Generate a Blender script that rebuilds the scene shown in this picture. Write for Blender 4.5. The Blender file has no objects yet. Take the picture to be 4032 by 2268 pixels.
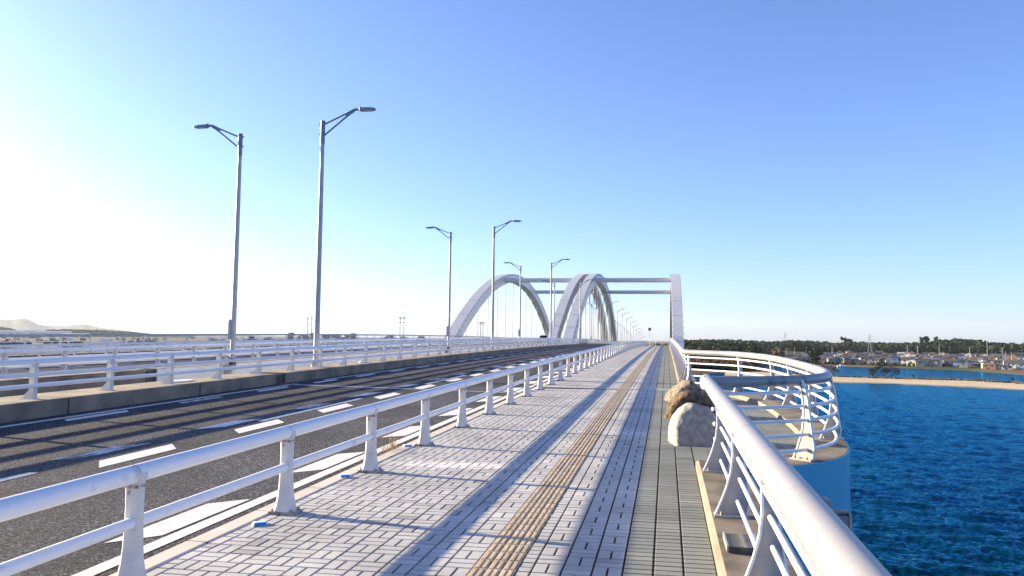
import bpy, math, random
from mathutils import Vector, Matrix, noise as mnoise
R = math.radians
rng = random.Random(11)
S = bpy.context.scene
COL = S.collection

# ------------------------------------------------------------------ camera
F_PX, YAW, PITCH, ROLL = 3054.36, 0.19716, 0.06515, 0.01303      # for a 4032 px wide frame
Fw = Vector((-math.sin(YAW)*math.cos(PITCH), math.cos(YAW)*math.cos(PITCH), math.sin(PITCH)))
R0 = Vector((math.cos(YAW), math.sin(YAW), 0)); U0 = R0.cross(Fw)
Rt = R0*math.cos(ROLL) + U0*math.sin(ROLL); Up = U0*math.cos(ROLL) - R0*math.sin(ROLL)
cd = bpy.data.cameras.new('camera'); cam = bpy.data.objects.new('camera', cd); COL.objects.link(cam)
cd.sensor_width = 36; cd.lens = 36*F_PX/4032; cd.clip_start = 0.05; cd.clip_end = 60000
m = Matrix.Identity(4)
for i in range(3):
    m[i][0] = Rt[i]; m[i][1] = Up[i]; m[i][2] = -Fw[i]
cam.matrix_world = m
S.camera = cam

def ray(px, py): return Fw + Rt*((px-2016)/F_PX) - Up*((py-1134)/F_PX)
def G(px, py, z):
    d = ray(px, py); k = z/d.z
    return Vector((d.x*k, d.y*k, z))
def AZ(px): 
    d = ray(px, 1340); return math.atan2(d.x, d.y)

# bridge profile: a long hump
H0, S0, C0 = 1.6245, 0.01656, 7.919e-5
def zb(Y): return -H0 + S0*Y - C0*Y*Y
def P(X, Y, dz): return Vector((X, Y, zb(Y)+dz))

# ------------------------------------------------------------------ helpers
class MB:
    def __init__(s): s.v = []; s.f = []; s.mi = []; s.sm = []
    def add(s, vs, fs, mi=0, smooth=False):
        b = len(s.v); s.v += [tuple(v) for v in vs]
        for f in fs: s.f.append(tuple(b+i for i in f)); s.mi.append(mi); s.sm.append(smooth)
    def box(s, c, d, rz=0, mi=0):
        cx, cy, cz = c; dx, dy, dz = d[0]/2, d[1]/2, d[2]/2
        co, si = math.cos(rz), math.sin(rz); vs = []
        for z in (-dz, dz):
            for x, y in ((-dx,-dy),(dx,-dy),(dx,dy),(-dx,dy)):
                vs.append((cx+x*co-y*si, cy+x*si+y*co, cz+z))
        s.add(vs, [(3,2,1,0),(4,5,6,7),(0,1,5,4),(1,2,6,5),(2,3,7,6),(3,0,4,7)], mi)
    def tube(s, pts, r, n=12, caps=True, mi=0, smooth=True):
        pts = [Vector(p) for p in pts]; N = len(pts)
        rs = r if isinstance(r, (list, tuple)) else [r]*N
        vs = []; prev = None
        for i, p in enumerate(pts):
            t = (pts[min(i+1,N-1)]-pts[max(i-1,0)]).normalized()
            a = Vector((0,0,1)) if abs(t.z) < .9 else Vector((1,0,0))
            u = t.cross(a).normalized()
            if prev is not None and u.dot(prev) < 0 and abs(t.z) >= .9: u = -u
            prev = u; w = u.cross(t)
            for k in range(n):
                an = 2*math.pi*k/n
                vs.append(p + (u*math.cos(an)+w*math.sin(an))*rs[i])
        fs = []
        for i in range(N-1):
            for k in range(n):
                k2 = (k+1) % n
                fs.append((i*n+k, i*n+k2, (i+1)*n+k2, (i+1)*n+k))
        s.add(vs, fs, mi, smooth)
        if caps:
            s.add(vs[:n], [tuple(reversed(range(n)))], mi); s.add(vs[-n:], [tuple(range(n))], mi)
    def loft(s, rings, caps=True, mi=0, smooth=False):
        n = len(rings[0]); vs = [v for r in rings for v in r]; fs = []
        for i in range(len(rings)-1):
            for k in range(n):
                k2 = (k+1) % n
                fs.append((i*n+k, i*n+k2, (i+1)*n+k2, (i+1)*n+k))
        s.add(vs, fs, mi, smooth)
        if caps: s.add(rings[0], [tuple(reversed(range(n)))], mi); s.add(rings[-1], [tuple(range(n))], mi)
    def sweep(s, prof, Ys, mi=0, mis=None):
        # closed profile of (X, dz), counter-clockwise seen from -Y
        n = len(prof); vs = [P(x, Y, dz) for Y in Ys for x, dz in prof]
        for k in range(n):
            k2 = (k+1) % n
            s.add([v for i in range(len(Ys)) for v in (vs[i*n+k], vs[i*n+k2])],
                  [(2*i, 2*i+1, 2*i+3, 2*i+2) for i in range(len(Ys)-1)], mis[k] if mis else mi)
        s.add(vs[:n], [tuple(range(n))], mi); s.add(vs[-n:], [tuple(reversed(range(n)))], mi)
    def build(s, name, mats, parent=None, loc=None):
        me = bpy.data.meshes.new(name); me.from_pydata(s.v, [], s.f); me.update()
        if not isinstance(mats, (list, tuple)): mats = [mats]
        for mm in mats: me.materials.append(mm)
        me.polygons.foreach_set('material_index', s.mi); me.polygons.foreach_set('use_smooth', s.sm)
        o = bpy.data.objects.new(name, me); COL.objects.link(o)
        if parent: o.parent = parent
        if loc: o.location = loc
        return o

def empty(name, loc=(0,0,0), rz=0):
    o = bpy.data.objects.new(name, None); o.location = loc; o.rotation_euler = (0,0,rz); o.empty_display_size = .3
    COL.objects.link(o); return o
def tag(o, label=None, cat=None, group=None, kind=None):
    if label: o['label'] = label
    if cat: o['category'] = cat
    if group: o['group'] = group
    if kind: o['kind'] = kind
    return o
KIDS = {}
def kids(o): return [c for c in COL.objects if c.parent == o]
def copy_tree(o, parent=None, ch=None):
    c = o.copy(); COL.objects.link(c)
    if parent: c.parent = parent
    for k in (ch if ch is not None else kids(o)):
        g = kids(k); kc = k.copy(); COL.objects.link(kc); kc.parent = c
        for q in g:
            qc = q.copy(); COL.objects.link(qc); qc.parent = kc
    return c
def frange(a, b, st):
    n = max(1, int(round((b-a)/st))); return [a+(b-a)*i/n for i in range(n+1)]
ORD = ['first','second','third','fourth','fifth','sixth','seventh','eighth','ninth','tenth','eleventh','twelfth','thirteenth','fourteenth','fifteenth','sixteenth','seventeenth','eighteenth','nineteenth','twentieth']
def ordw(i):
    if i < 20: return ORD[i]
    if i == 29: return 'thirtieth'
    return ('twenty-' if i < 29 else 'thirty-') + ORD[(i-20) % 10]

# ------------------------------------------------------------------ materials
def mat(name, c1, c2=None, scale=6, detail=6, rough=.5, bump=0, bscale=None, metal=0, spec=.5, lo=.35, hi=.65, island=0, stretch=None, bdist=.01):
    mm = bpy.data.materials.new(name); mm.use_nodes = True; nt = mm.node_tree; N = nt.nodes; L = nt.links
    b = N['Principled BSDF']; b.inputs['Roughness'].default_value = rough; b.inputs['Metallic'].default_value = metal
    b.inputs['Specular IOR Level'].default_value = spec
    tc = N.new('ShaderNodeTexCoord'); src = tc.outputs['Object']
    if stretch:
        mp = N.new('ShaderNodeMapping'); mp.inputs['Scale'].default_value = stretch; L.new(src, mp.inputs['Vector']); src = mp.outputs[0]
    c1 = (*c1, 1); c2 = (*(c2 or c1[:3]), 1)
    nz = N.new('ShaderNodeTexNoise'); nz.inputs['Scale'].default_value = scale; nz.inputs['Detail'].default_value = detail
    L.new(src, nz.inputs['Vector'])
    rp = N.new('ShaderNodeValToRGB'); rp.color_ramp.elements[0].position = lo; rp.color_ramp.elements[1].position = hi
    rp.color_ramp.elements[0].color = c1; rp.color_ramp.elements[1].color = c2
    L.new(nz.outputs['Fac'], rp.inputs[0]); out = rp.outputs[0]
    if island:
        ge = N.new('ShaderNodeNewGeometry'); hs = N.new('ShaderNodeHueSaturation')
        mr = N.new('ShaderNodeMapRange'); mr.inputs[3].default_value = 1-island; mr.inputs[4].default_value = 1+island
        L.new(ge.outputs['Random Per Island'], mr.inputs[0]); L.new(mr.outputs[0], hs.inputs['Value']); L.new(out, hs.inputs['Color']); out = hs.outputs[0]
    L.new(out, b.inputs['Base Color'])
    if bump:
        n2 = N.new('ShaderNodeTexNoise'); n2.inputs['Scale'].default_value = bscale or scale*4; n2.inputs['Detail'].default_value = 4
        L.new(tc.outputs['Object'], n2.inputs['Vector'])
        bp = N.new('ShaderNodeBump'); bp.inputs['Strength'].default_value = bump; bp.inputs['Distance'].default_value = bdist
        L.new(n2.outputs['Fac'], bp.inputs['Height']); L.new(bp.outputs[0], b.inputs['Normal'])
    mm['out'] = 0
    return mm

M = {}
M['rail'] = mat('white_rail_paint', (.40,.39,.38), (.73,.75,.79), 4, 14, .38, .05, 60, lo=.22, hi=.36)
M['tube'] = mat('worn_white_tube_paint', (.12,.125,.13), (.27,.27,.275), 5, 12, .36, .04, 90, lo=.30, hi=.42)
M['plate'] = mat('post_plate_paint', (.30,.28,.27), (.36,.34,.325), 5, 8, .5, .1, 60)
M['post'] = mat('guard_post_paint', (.50,.50,.50), (.62,.61,.60), 7, 8, .5, .15, 70)
M['dirtybase'] = mat('dirty_base_plate', (.10,.11,.11), (.35,.34,.32), 14, 8, .7, .3, 60)
M['bolt'] = mat('galvanised_bolt', (.22,.21,.20), (.35,.33,.3), 30, 4, .5, metal=.5)
M['rust'] = mat('rust_stain', (.16,.09,.05), (.50,.46,.43), 40, 6, .8, lo=.35, hi=.62)
M['seam'] = mat('seam_grey', (.25,.25,.27), None, 10)
M['lamp'] = mat('lamp_pole_paint', (.34,.34,.36), (.42,.42,.44), 4, 6, .4)
M['lampdark'] = mat('lamp_sleeve_grey', (.16,.19,.23), (.20,.23,.27), 8, 4, .45)
M['lens'] = mat('lamp_lens', (.55,.57,.6), None, 5, 2, .2)
M['black'] = mat('black_band', (.02,.02,.025), (.035,.035,.035), 20, 4, .6)
M['arch'] = mat('arch_white_steel', (.50,.51,.52), (.55,.555,.56), .12, 8, .45, .03, 8, stretch=(1,1,.4))
M['archdark'] = mat('arch_seam_bolt', (.22,.25,.3), None, 5)
M['archseam'] = mat('weld_line', (.36,.38,.42), None, 5)
M['cable'] = mat('hanger_cable', (.42,.42,.43), None, 5, 2, .4)
M['conc'] = mat('pale_kerb_concrete', (.44,.42,.385), (.53,.50,.46), 3, 12, .85, .3, 120, bdist=.004)
M['edgeface'] = mat('pale_kerb_face', (.19,.16,.125), (.27,.23,.18), 4, 10, .9, .4, 100, bdist=.004)
M['kerbtan'] = mat('stained_kerb_concrete', (.078,.068,.056), (.178,.152,.122), 2.6, 12, .9, .5, 90, lo=.38, hi=.55, bdist=.006)
M['medconc'] = mat('weathered_median_concrete', (.115,.108,.095), (.31,.26,.19), 1.4, 12, .9, .4, 50, lo=.3, hi=.75, bdist=.006)
M['deckwhite'] = mat('painted_deck_side', (.66,.65,.65), (.80,.79,.78), .8, 10, .6, .1, 20, lo=.3, hi=.6, stretch=(1,1,.25))
M['deckconc'] = mat('stained_concrete_side', (.17,.15,.11), (.40,.37,.30), 1.2, 12, .85, .3, 30, stretch=(1,1,.25))
M['bayshade'] = mat('bay_wall_shade_blue', (.05,.32,.47), (.075,.36,.52), 1.5, 10, .6, .15, 25, stretch=(1,1,.4))  # blue cast of the shaded white wall, painted into its base colour
M['paint'] = mat('road_marking_paint', (.55,.55,.55), (.70,.69,.68), 9, 10, .7, .3, 140, lo=.35, hi=.55, bdist=.003)
M['worn'] = mat('worn_road_marking', (.10,.10,.10), (.52,.52,.52), 5, 12, .75, .3, 140, lo=.42, hi=.52, stretch=(3,.6,1), bdist=.003)
M['joint'] = mat('joint_steel', (.30,.31,.33), (.45,.46,.47), 9, 6, .45, metal=.4)
M['jointbase'] = mat('paving_joint_dirt', (.025,.022,.022), (.06,.05,.045), 12, 8, .95)
M['tactile'] = mat('yellow_tactile_block', (.38,.30,.20), (.50,.415,.295), 8, 8, .8, .35, 140, island=.10, bdist=.003)
M['blue'] = mat('blue_reflector', (.01,.20,.62), (.015,.25,.70), 10, 3, .25)
M['bluebase'] = mat('reflector_body', (.7,.72,.74), None, 10)
M['steelplate'] = mat('dull_black_glass', (.045,.05,.05), (.09,.10,.095), 9, 6, .25)
M['straw'] = mat('dry_straw', (.28,.17,.06), (.42,.30,.13), 20, 3, .8, island=.3)
M['rockgrey'] = mat('pale_granite', (.20,.195,.19), (.37,.35,.325), 13, 14, .9, 1, 30, lo=.33, hi=.68, bdist=.02)
M['rockbrown'] = mat('brown_rock', (.025,.018,.011), (.16,.11,.06), 11, 14, .92, 1, 26, lo=.35, hi=.65, bdist=.025)
M['rocktan'] = mat('tan_rock', (.07,.058,.05), (.29,.235,.175), 12, 14, .92, 1, 24, lo=.35, hi=.65, bdist=.02)
M['sand'] = mat('beach_sand', (.42,.34,.21), (.52,.42,.27), .15, 10, .95, .3, 2)
M['wetsand'] = mat('wet_sand', (.22,.16,.10), (.30,.22,.13), .2, 8, .8)
M['scrub'] = mat('beach_scrub', (.075,.05,.028), (.15,.105,.05), .5, 6, .95, island=.45)
M['leafdark'] = mat('dark_pine_leaf', (.010,.024,.014), (.028,.048,.022), .4, 4, .9, island=.55, spec=.15)
M['leafmid'] = mat('mid_green_leaf', (.015,.033,.018), (.036,.056,.027), .05, 4, .9, island=.5, spec=.15)
M['leafbrown'] = mat('bare_brown_twigs', (.085,.048,.028), (.15,.090,.052), .3, 4, .95, island=.4, spec=.1)
M['bark'] = mat('dark_bark', (.035,.028,.022), (.065,.052,.04), 2, 5, .95)
M['hillleaf'] = mat('far_hill_leaf', (.02,.04,.025), (.045,.065,.035), .02, 4, .9, island=.4, spec=.1)
M['mountain'] = mat('mountain_wood', (.03,.05,.035), (.06,.075,.05), .0015, 8, .95, spec=.1)
M['steel'] = mat('pylon_steel', (.30,.32,.34), None, 2, 2, .5)
M['mast'] = mat('mast_steel', (.10,.10,.10), None, 2, 2, .5)
M['carpaint'] = mat('dark_car_paint', (.012,.013,.016), None, 5, 2, .3)
M['glass'] = mat('dark_glass', (.015,.018,.022), None, 5, 2, .08)
M['rubber'] = mat('rubber', (.02,.02,.02), None, 5, 2, .8)
M['boat'] = mat('boat_white', (.75,.75,.73), None, 2, 2, .4)
M['boattrim'] = mat('boat_trim', (.08,.12,.2), None, 2, 2, .4)
M['signback'] = mat('sign_back_grey', (.10,.10,.12), None, 5, 2, .5)
M['pole'] = mat('concrete_pole', (.45,.45,.44), None, 3, 3, .7)
M['shed'] = mat('pale_factory_cladding', (.55,.58,.62), (.62,.65,.68), .05, 3, .6)
M['shedroof'] = mat('factory_roof', (.42,.46,.5), None, .05, 3, .6)

def asphalt():
    mm = bpy.data.materials.new('asphalt'); mm.use_nodes = True; nt = mm.node_tree; N = nt.nodes; L = nt.links
    b = N['Principled BSDF']; b.inputs['Roughness'].default_value = .95; b.inputs['Specular IOR Level'].default_value = .08
    tc = N.new('ShaderNodeTexCoord')
    v = N.new('ShaderNodeTexVoronoi'); v.inputs['Scale'].default_value = 70; L.new(tc.outputs['Object'], v.inputs['Vector'])
    bw = N.new('ShaderNodeSeparateColor'); L.new(v.outputs['Color'], bw.inputs[0])
    rp = N.new('ShaderNodeValToRGB'); e = rp.color_ramp.elements
    e[0].position = 0; e[0].color = (.016,.018,.022,1); e[1].position = 1; e[1].color = (.20,.205,.215,1)
    for p_, c_ in ((.45,(.040,.044,.053,1)),(.8,(.086,.092,.104,1))):
        q = e.new(p_); q.color = c_
    L.new(bw.outputs[0], rp.inputs[0])
    n = N.new('ShaderNodeTexNoise'); n.inputs['Scale'].default_value = .6; n.inputs['Detail'].default_value = 8
    L.new(tc.outputs['Object'], n.inputs['Vector'])
    mr = N.new('ShaderNodeMapRange'); mr.inputs[1].default_value = .3; mr.inputs[2].default_value = .7; mr.inputs[3].default_value = .85; mr.inputs[4].default_value = 1.35
    L.new(n.outputs['Fac'], mr.inputs[0])
    mp = N.new('ShaderNodeMapping'); mp.inputs['Scale'].default_value = (1.1,.025,1); L.new(tc.outputs['Object'], mp.inputs[0])
    n2 = N.new('ShaderNodeTexNoise'); n2.inputs['Scale'].default_value = 1; n2.inputs['Detail'].default_value = 5; L.new(mp.outputs[0], n2.inputs['Vector'])
    m2 = N.new('ShaderNodeMapRange'); m2.inputs[1].default_value = .3; m2.inputs[2].default_value = .7; m2.inputs[3].default_value = .72; m2.inputs[4].default_value = 1.28; L.new(n2.outputs['Fac'], m2.inputs[0])
    mu = N.new('ShaderNodeMath'); mu.operation = 'MULTIPLY'; L.new(mr.outputs[0], mu.inputs[0]); L.new(m2.outputs[0], mu.inputs[1])
    mx = N.new('ShaderNodeHueSaturation'); L.new(rp.outputs[0], mx.inputs['Color']); L.new(mu.outputs[0], mx.inputs['Value'])
    L.new(mx.outputs[0], b.inputs['Base Color'])
    bp = N.new('ShaderNodeBump'); bp.inputs['Strength'].default_value = .6; bp.inputs['Distance'].default_value = .006
    L.new(v.outputs['Distance'], bp.inputs['Height']); L.new(bp.outputs[0], b.inputs['Normal'])
    return mm
M['asphalt'] = asphalt()

def brick(name, c1, c2, stain=False):
    mm = bpy.data.materials.new(name); mm.use_nodes = True; nt = mm.node_tree; N = nt.nodes; L = nt.links
    b = N['Principled BSDF']; b.inputs['Roughness'].default_value = .85; b.inputs['Specular IOR Level'].default_value = .3
    ge = N.new('ShaderNodeNewGeometry'); tc = N.new('ShaderNodeTexCoord')
    rp = N.new('ShaderNodeValToRGB'); e = rp.color_ramp.elements
    e[0].color = tuple(v*.68 for v in c1)+(1,); e[1].color = (*c2,1); q = e.new(.05); q.color = (*c1,1)
    q = e.new(.88); q.color = tuple(a*.8+b_*.2 for a, b_ in zip((*c1,1),(*c2,1)))
    L.new(ge.outputs['Random Per Island'], rp.inputs[0]); out = rp.outputs[0]
    n = N.new('ShaderNodeTexNoise'); n.inputs['Scale'].default_value = 1.1; n.inputs['Detail'].default_value = 10; L.new(tc.outputs['Object'], n.inputs['Vector'])
    mr = N.new('ShaderNodeMapRange'); mr.inputs[1].default_value = .3; mr.inputs[2].default_value = .7; mr.inputs[3].default_value = .74; mr.inputs[4].default_value = 1.12
    L.new(n.outputs['Fac'], mr.inputs[0])
    n3 = N.new('ShaderNodeTexNoise'); n3.inputs['Scale'].default_value = 160; n3.inputs['Detail'].default_value = 4; L.new(tc.outputs['Object'], n3.inputs['Vector'])
    mr3 = N.new('ShaderNodeMapRange'); mr3.inputs[1].default_value = .3; mr3.inputs[2].default_value = .7; mr3.inputs[3].default_value = .86; mr3.inputs[4].default_value = 1.12
    L.new(n3.outputs['Fac'], mr3.inputs[0])
    mu = N.new('ShaderNodeMath'); mu.operation = 'MULTIPLY'; L.new(mr.outputs[0], mu.inputs[0]); L.new(mr3.outputs[0], mu.inputs[1])
    hs = N.new('ShaderNodeHueSaturation'); L.new(out, hs.inputs['Color']); L.new(mu.outputs[0], hs.inputs['Value']); out = hs.outputs[0]
    if stain:   # lime bloom beside the third post
        mp = N.new('ShaderNodeMapping'); mp.vector_type = 'TEXTURE'; mp.inputs['Location'].default_value = (-2.45, 9.02, -1.5); mp.inputs['Scale'].default_value = (1.15,.34,9)
        L.new(tc.outputs['Object'], mp.inputs['Vector'])
        gr = N.new('ShaderNodeTexGradient'); gr.gradient_type = 'SPHERICAL'; L.new(mp.outputs[0], gr.inputs[0])
        n4 = N.new('ShaderNodeTexNoise'); n4.inputs['Scale'].default_value = 5; n4.inputs['Detail'].default_value = 8; L.new(tc.outputs['Object'], n4.inputs['Vector'])
        m4 = N.new('ShaderNodeMath'); m4.operation = 'MULTIPLY'; L.new(gr.outputs['Fac'], m4.inputs[0]); L.new(n4.outputs['Fac'], m4.inputs[1])
        m5 = N.new('ShaderNodeMapRange'); m5.inputs[1].default_value = .08; m5.inputs[2].default_value = .34; m5.inputs[4].default_value = .8; L.new(m4.outputs[0], m5.inputs[0])
        mc = N.new('ShaderNodeMix'); mc.data_type = 'RGBA'; L.new(m5.outputs[0], mc.inputs[0]); L.new(out, mc.inputs[6]); mc.inputs[7].default_value = (.78,.76,.74,1); out = mc.outputs[2]
    L.new(out, b.inputs['Base Color'])
    bp = N.new('ShaderNodeBump'); bp.inputs['Strength'].default_value = .35; bp.inputs['Distance'].default_value = .003
    L.new(n3.outputs['Fac'], bp.inputs['Height']); L.new(bp.outputs[0], b.inputs['Normal'])
    return mm
M['brick'] = brick('grey_paving_block', (.45,.455,.455), (.535,.535,.53), True)
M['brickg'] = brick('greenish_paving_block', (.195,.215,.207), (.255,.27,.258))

def water():
    mm = bpy.data.materials.new('sea_water'); mm.use_nodes = True; nt = mm.node_tree; N = nt.nodes; L = nt.links
    N.remove(N['Principled BSDF']); df = N.new('ShaderNodeBsdfDiffuse'); df.inputs[0].default_value = (.0,.020,.040,1)
    gl = N.new('ShaderNodeBsdfGlossy'); gl.inputs['Color'].default_value = (.12,.64,.98,1); gl.inputs['Roughness'].default_value = .09
    fr = N.new('ShaderNodeFresnel'); fr.inputs['IOR'].default_value = 1.33; ms = N.new('ShaderNodeMixShader')
    pw = N.new('ShaderNodeMath'); pw.operation = 'POWER'; pw.inputs[1].default_value = 1.15; L.new(fr.outputs[0], pw.inputs[0])
    L.new(pw.outputs[0], ms.inputs[0]); L.new(df.outputs[0], ms.inputs[1]); L.new(gl.outputs[0], ms.inputs[2]); L.new(ms.outputs[0], N['Material Output'].inputs['Surface'])
    tc = N.new('ShaderNodeTexCoord'); prev = None
    for sc, st, dist, w in (((.6,1.6,1), .8, .20, 1.2),((2.0,5.0,1), .9, .09, .6)):
        mp = N.new('ShaderNodeMapping'); mp.inputs['Scale'].default_value = sc; mp.inputs['Rotation'].default_value = (0,0,R(-12)); L.new(tc.outputs['Object'], mp.inputs[0])
        n = N.new('ShaderNodeTexNoise'); n.inputs['Scale'].default_value = 1; n.inputs['Detail'].default_value = 3; n.inputs['Distortion'].default_value = w
        L.new(mp.outputs[0], n.inputs['Vector'])
        bp = N.new('ShaderNodeBump'); bp.inputs['Strength'].default_value = st; bp.inputs['Distance'].default_value = dist
        L.new(n.outputs['Fac'], bp.inputs['Height'])
        if prev: L.new(prev.outputs[0], bp.inputs['Normal'])
        prev = bp
    for q_ in (df, gl, fr): L.new(prev.outputs[0], q_.inputs['Normal'])
    return mm
M['water'] = water()

def ground():
    mm = bpy.data.materials.new('shore_land'); mm.use_nodes = True; nt = mm.node_tree; N = nt.nodes; L = nt.links
    b = N['Principled BSDF']; b.inputs['Roughness'].default_value = .95; b.inputs['Specular IOR Level'].default_value = .1
    tc = N.new('ShaderNodeTexCoord'); n = N.new('ShaderNodeTexNoise'); n.inputs['Scale'].default_value = .008; n.inputs['Detail'].default_value = 10
    L.new(tc.outputs['Object'], n.inputs['Vector'])
    rp = N.new('ShaderNodeValToRGB'); e = rp.color_ramp.elements
    e[0].position = .3; e[0].color = (.045,.06,.03,1); e[1].position = .7; e[1].color = (.19,.15,.085,1)
    q = e.new(.46); q.color = (.075,.085,.04,1); q = e.new(.56); q.color = (.12,.085,.05,1)
    L.new(n.outputs['Fac'], rp.inputs[0]); L.new(rp.outputs[0], b.inputs['Base Color'])
    return mm
M['ground'] = ground()

# ------------------------------------------------------------------ setting: water, land, sandbar, hills
WZ = -18.0
mb = MB(); q = 15500
mb.add([(-q,-q,WZ-.35),(q,-q,WZ-.35),(q,q,WZ-.35),(-q,q,WZ-.35)], [(0,1,2,3)])
tag(mb.build('water', M['water']), kind='structure')
import numpy as np
def waves(a0, a1, da, d0, d1, ratio):
    az = np.radians(np.arange(a0, a1+1e-6, da)); dd = [d0]
    while dd[-1] < d1: dd.append(dd[-1]*ratio)
    dd = np.array(dd); D, A = np.meshgrid(dd, az, indexing='ij')
    X = D*np.sin(A); Y = D*np.cos(A); Z = np.zeros_like(X); rs = np.random.RandomState(4)
    fade = np.clip((A-az[0])/.03, 0, 1)*np.clip((az[-1]-A)/.03, 0, 1)
    for k in range(46):
        lam = .9*(9/.9)**(rs.rand()**1.5); kk = 2*math.pi/lam
        th = R(rs.normal(78, 30)); cellok = np.clip((lam/(D*(ratio-1))-2.2)/2, 0, 1)
        amp = lam*.0115*(1.5 if lam < 2.6 else .5)
        ph = rs.rand()*6.283
        warp = .8*np.sin(X*.09+k)+.8*np.sin(Y*.07+k*1.7)
        w = np.sin(kk*(X*math.cos(th)+Y*math.sin(th)+warp)+ph)
        gust = .9+.18*np.sin(X*.021+Y*.033+k*.9)*np.sin(Y*.017-X*.012+k)
        Z += amp*(1-np.abs(w))*1.7*cellok*gust if k % 2 else amp*w*cellok*gust
    Z = WZ-.12+Z*fade
    n0, n1 = X.shape; co = np.stack([X, Y, Z], -1).reshape(-1, 3)
    idx = np.arange(n0*n1).reshape(n0, n1)
    f = np.stack([idx[:-1,:-1], idx[:-1,1:], idx[1:,1:], idx[1:,:-1]], -1).reshape(-1, 4)
    me = bpy.data.meshes.new('water'); me.vertices.add(len(co)); me.vertices.foreach_set('co', co.ravel().astype(np.float32))
    me.loops.add(f.size); me.loops.foreach_set('vertex_index', f.ravel().astype(np.int32)); me.polygons.add(len(f))
    me.polygons.foreach_set('loop_start', np.arange(0, f.size, 4, dtype=np.int32)); me.polygons.foreach_set('use_smooth', np.ones(len(f), dtype=bool))
    me.update(calc_edges=True); me.materials.append(M['water'])
    o = bpy.data.objects.new('water', me); COL.objects.link(o); tag(o, kind='structure')
waves(3, 40, .085, 36, 700, 1.0052)
SH = [(-180,2600),(-110,1400),(-80,760),(-48,735),(-32,715),(-15,560),(0,455),(1.6,455),(6.0,468),(6.6,611),(10.6,650),(14.7,650),(19,625),(22.5,560),(40,480),(80,480),(110,1400),(180,2600)]
def shore(azd):
    for (a, d), (b, e) in zip(SH, SH[1:]):
        if a <= azd <= b: return d+(e-d)*(azd-a)/(b-a)
    return 2600
def land_z(azd, dist):
    s = dist-shore(azd)
    if azd > 1:  prof = [(-40,-19),(0,-18.05),(8,-17.2),(60,-16.2),(200,-13),(400,-9),(1000,-6),(16000,-3)]
    else: prof = [(-40,-19),(0,-18.05),(8,-17.0),(200,-16),(2400,-12.5),(16000,-6)]
    for (a, d), (b, e) in zip(prof, prof[1:]):
        if s <= b: return d+(e-d)*(s-a)/(b-a)
    return prof[-1][1]
def pol(azd, dist, z): return Vector((math.sin(R(azd))*dist, math.cos(R(azd))*dist, z))
mb = MB(); azs = []; a = -178
while a <= 178:
    azs.append(a); a += (.4 if -50 < a < 30 else 4)
ss = [-40,-10,0,4,8,30,60,120,200,300,400,700,1000,1800,2400,5000,9000,13500]
vs = []
for a in azs:
    for s in ss:
        d = shore(a)+s+mnoise.noise((a*2.1,0,0))*6; z = land_z(a, shore(a)+s)
        if s > 100: z += mnoise.noise((a*.7, s*.004, 3))*.6
        vs.append(pol(a, d, z))
n = len(ss)
mb.add(vs, [(i*n+j, i*n+j+1, (i+1)*n+j+1, (i+1)*n+j) for i in range(len(azs)-1) for j in range(n-1)], 0, True)
tag(mb.build('terrain', M['ground']), kind='structure')

# sandbar
near = [(2860,1479),(2960,1486),(3060,1494),(3150,1500),(3248,1506),(3481,1510),(3681,1518.5),(3841,1526.5),(4032,1536.5),(4300,1552),(4700,1585)]
far_ = [(2850,1466),(2960,1463),(3060,1468),(3150,1475),(3248,1481.6),(3400,1487),(3621,1492.4),(3841,1498.4),(4032,1510.4),(4300,1522),(4700,1550)]
mb = MB(); rows = []
for (nx, ny), (fx, fy) in zip(near, far_):
    A = G(nx, ny, WZ-.03); B = G(fx, fy, -17.2); D = (B-A)
    rows.append([A-D*.25-Vector((0,0,.6)), A, A+D*.10+Vector((0,0,.10)), A+D*.14+Vector((0,0,.16)), A+D*.5+Vector((0,0,.25)), B, B+D.normalized()*9+Vector((0,0,-.1)), B+D.normalized()*16+Vector((0,0,-1.4))])
def densify(rows, k):
    out = []
    for r1, r2 in zip(rows, rows[1:]):
        for i in range(k):
            t = i/k; out.append([a_.lerp(b_, t) + (Vector((mnoise.noise(a_.lerp(b_,t)*.05)*2, mnoise.noise(a_.lerp(b_,t)*.05+Vector((9,9,9)))*3, 0))) for a_, b_ in zip(r1, r2)])
    out.append(rows[-1]); return out
rows = densify(rows, 8); n = 8
mb.add([v for r in rows for v in r], [(i*n+j, (i+1)*n+j, (i+1)*n+j+1, i*n+j+1) for i in range(len(rows)-1) for j in range(n-1)], 0, True)
for fi in range(len(mb.f)):
    if fi % (n-1) in (0, 1): mb.mi[fi] = 1
tag(mb.build('sandbar', [M['sand'], M['wetsand']]), kind='structure')

def leafcloud(mb, c, rad, n, size, mi=0, flat=.8):
    for _ in range(n):
        while True:
            d = Vector((rng.uniform(-1,1), rng.uniform(-1,1), rng.uniform(-1,1)))
            if d.length < 1 and d.length > .45: break
        p = Vector(c)+Vector((d.x*rad[0], d.y*rad[1], d.z*rad[2]))
        nrm = (d+Vector((rng.uniform(-.7,.7), rng.uniform(-.7,.7), rng.uniform(-.4,.8)))).normalized()
        u = nrm.orthogonal().normalized(); w = nrm.cross(u); s = size*rng.uniform(.6,1.3); an = rng.uniform(0,6.28)
        u2 = (u*math.cos(an)+w*math.sin(an)); w2 = nrm.cross(u2)
        mb.add([p-u2*s-w2*s*flat, p+u2*s-w2*s*flat*.6, p+u2*s*.7+w2*s*flat, p-u2*s*.8+w2*s*flat*.8], [(0,1,2,3)], mi)

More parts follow.
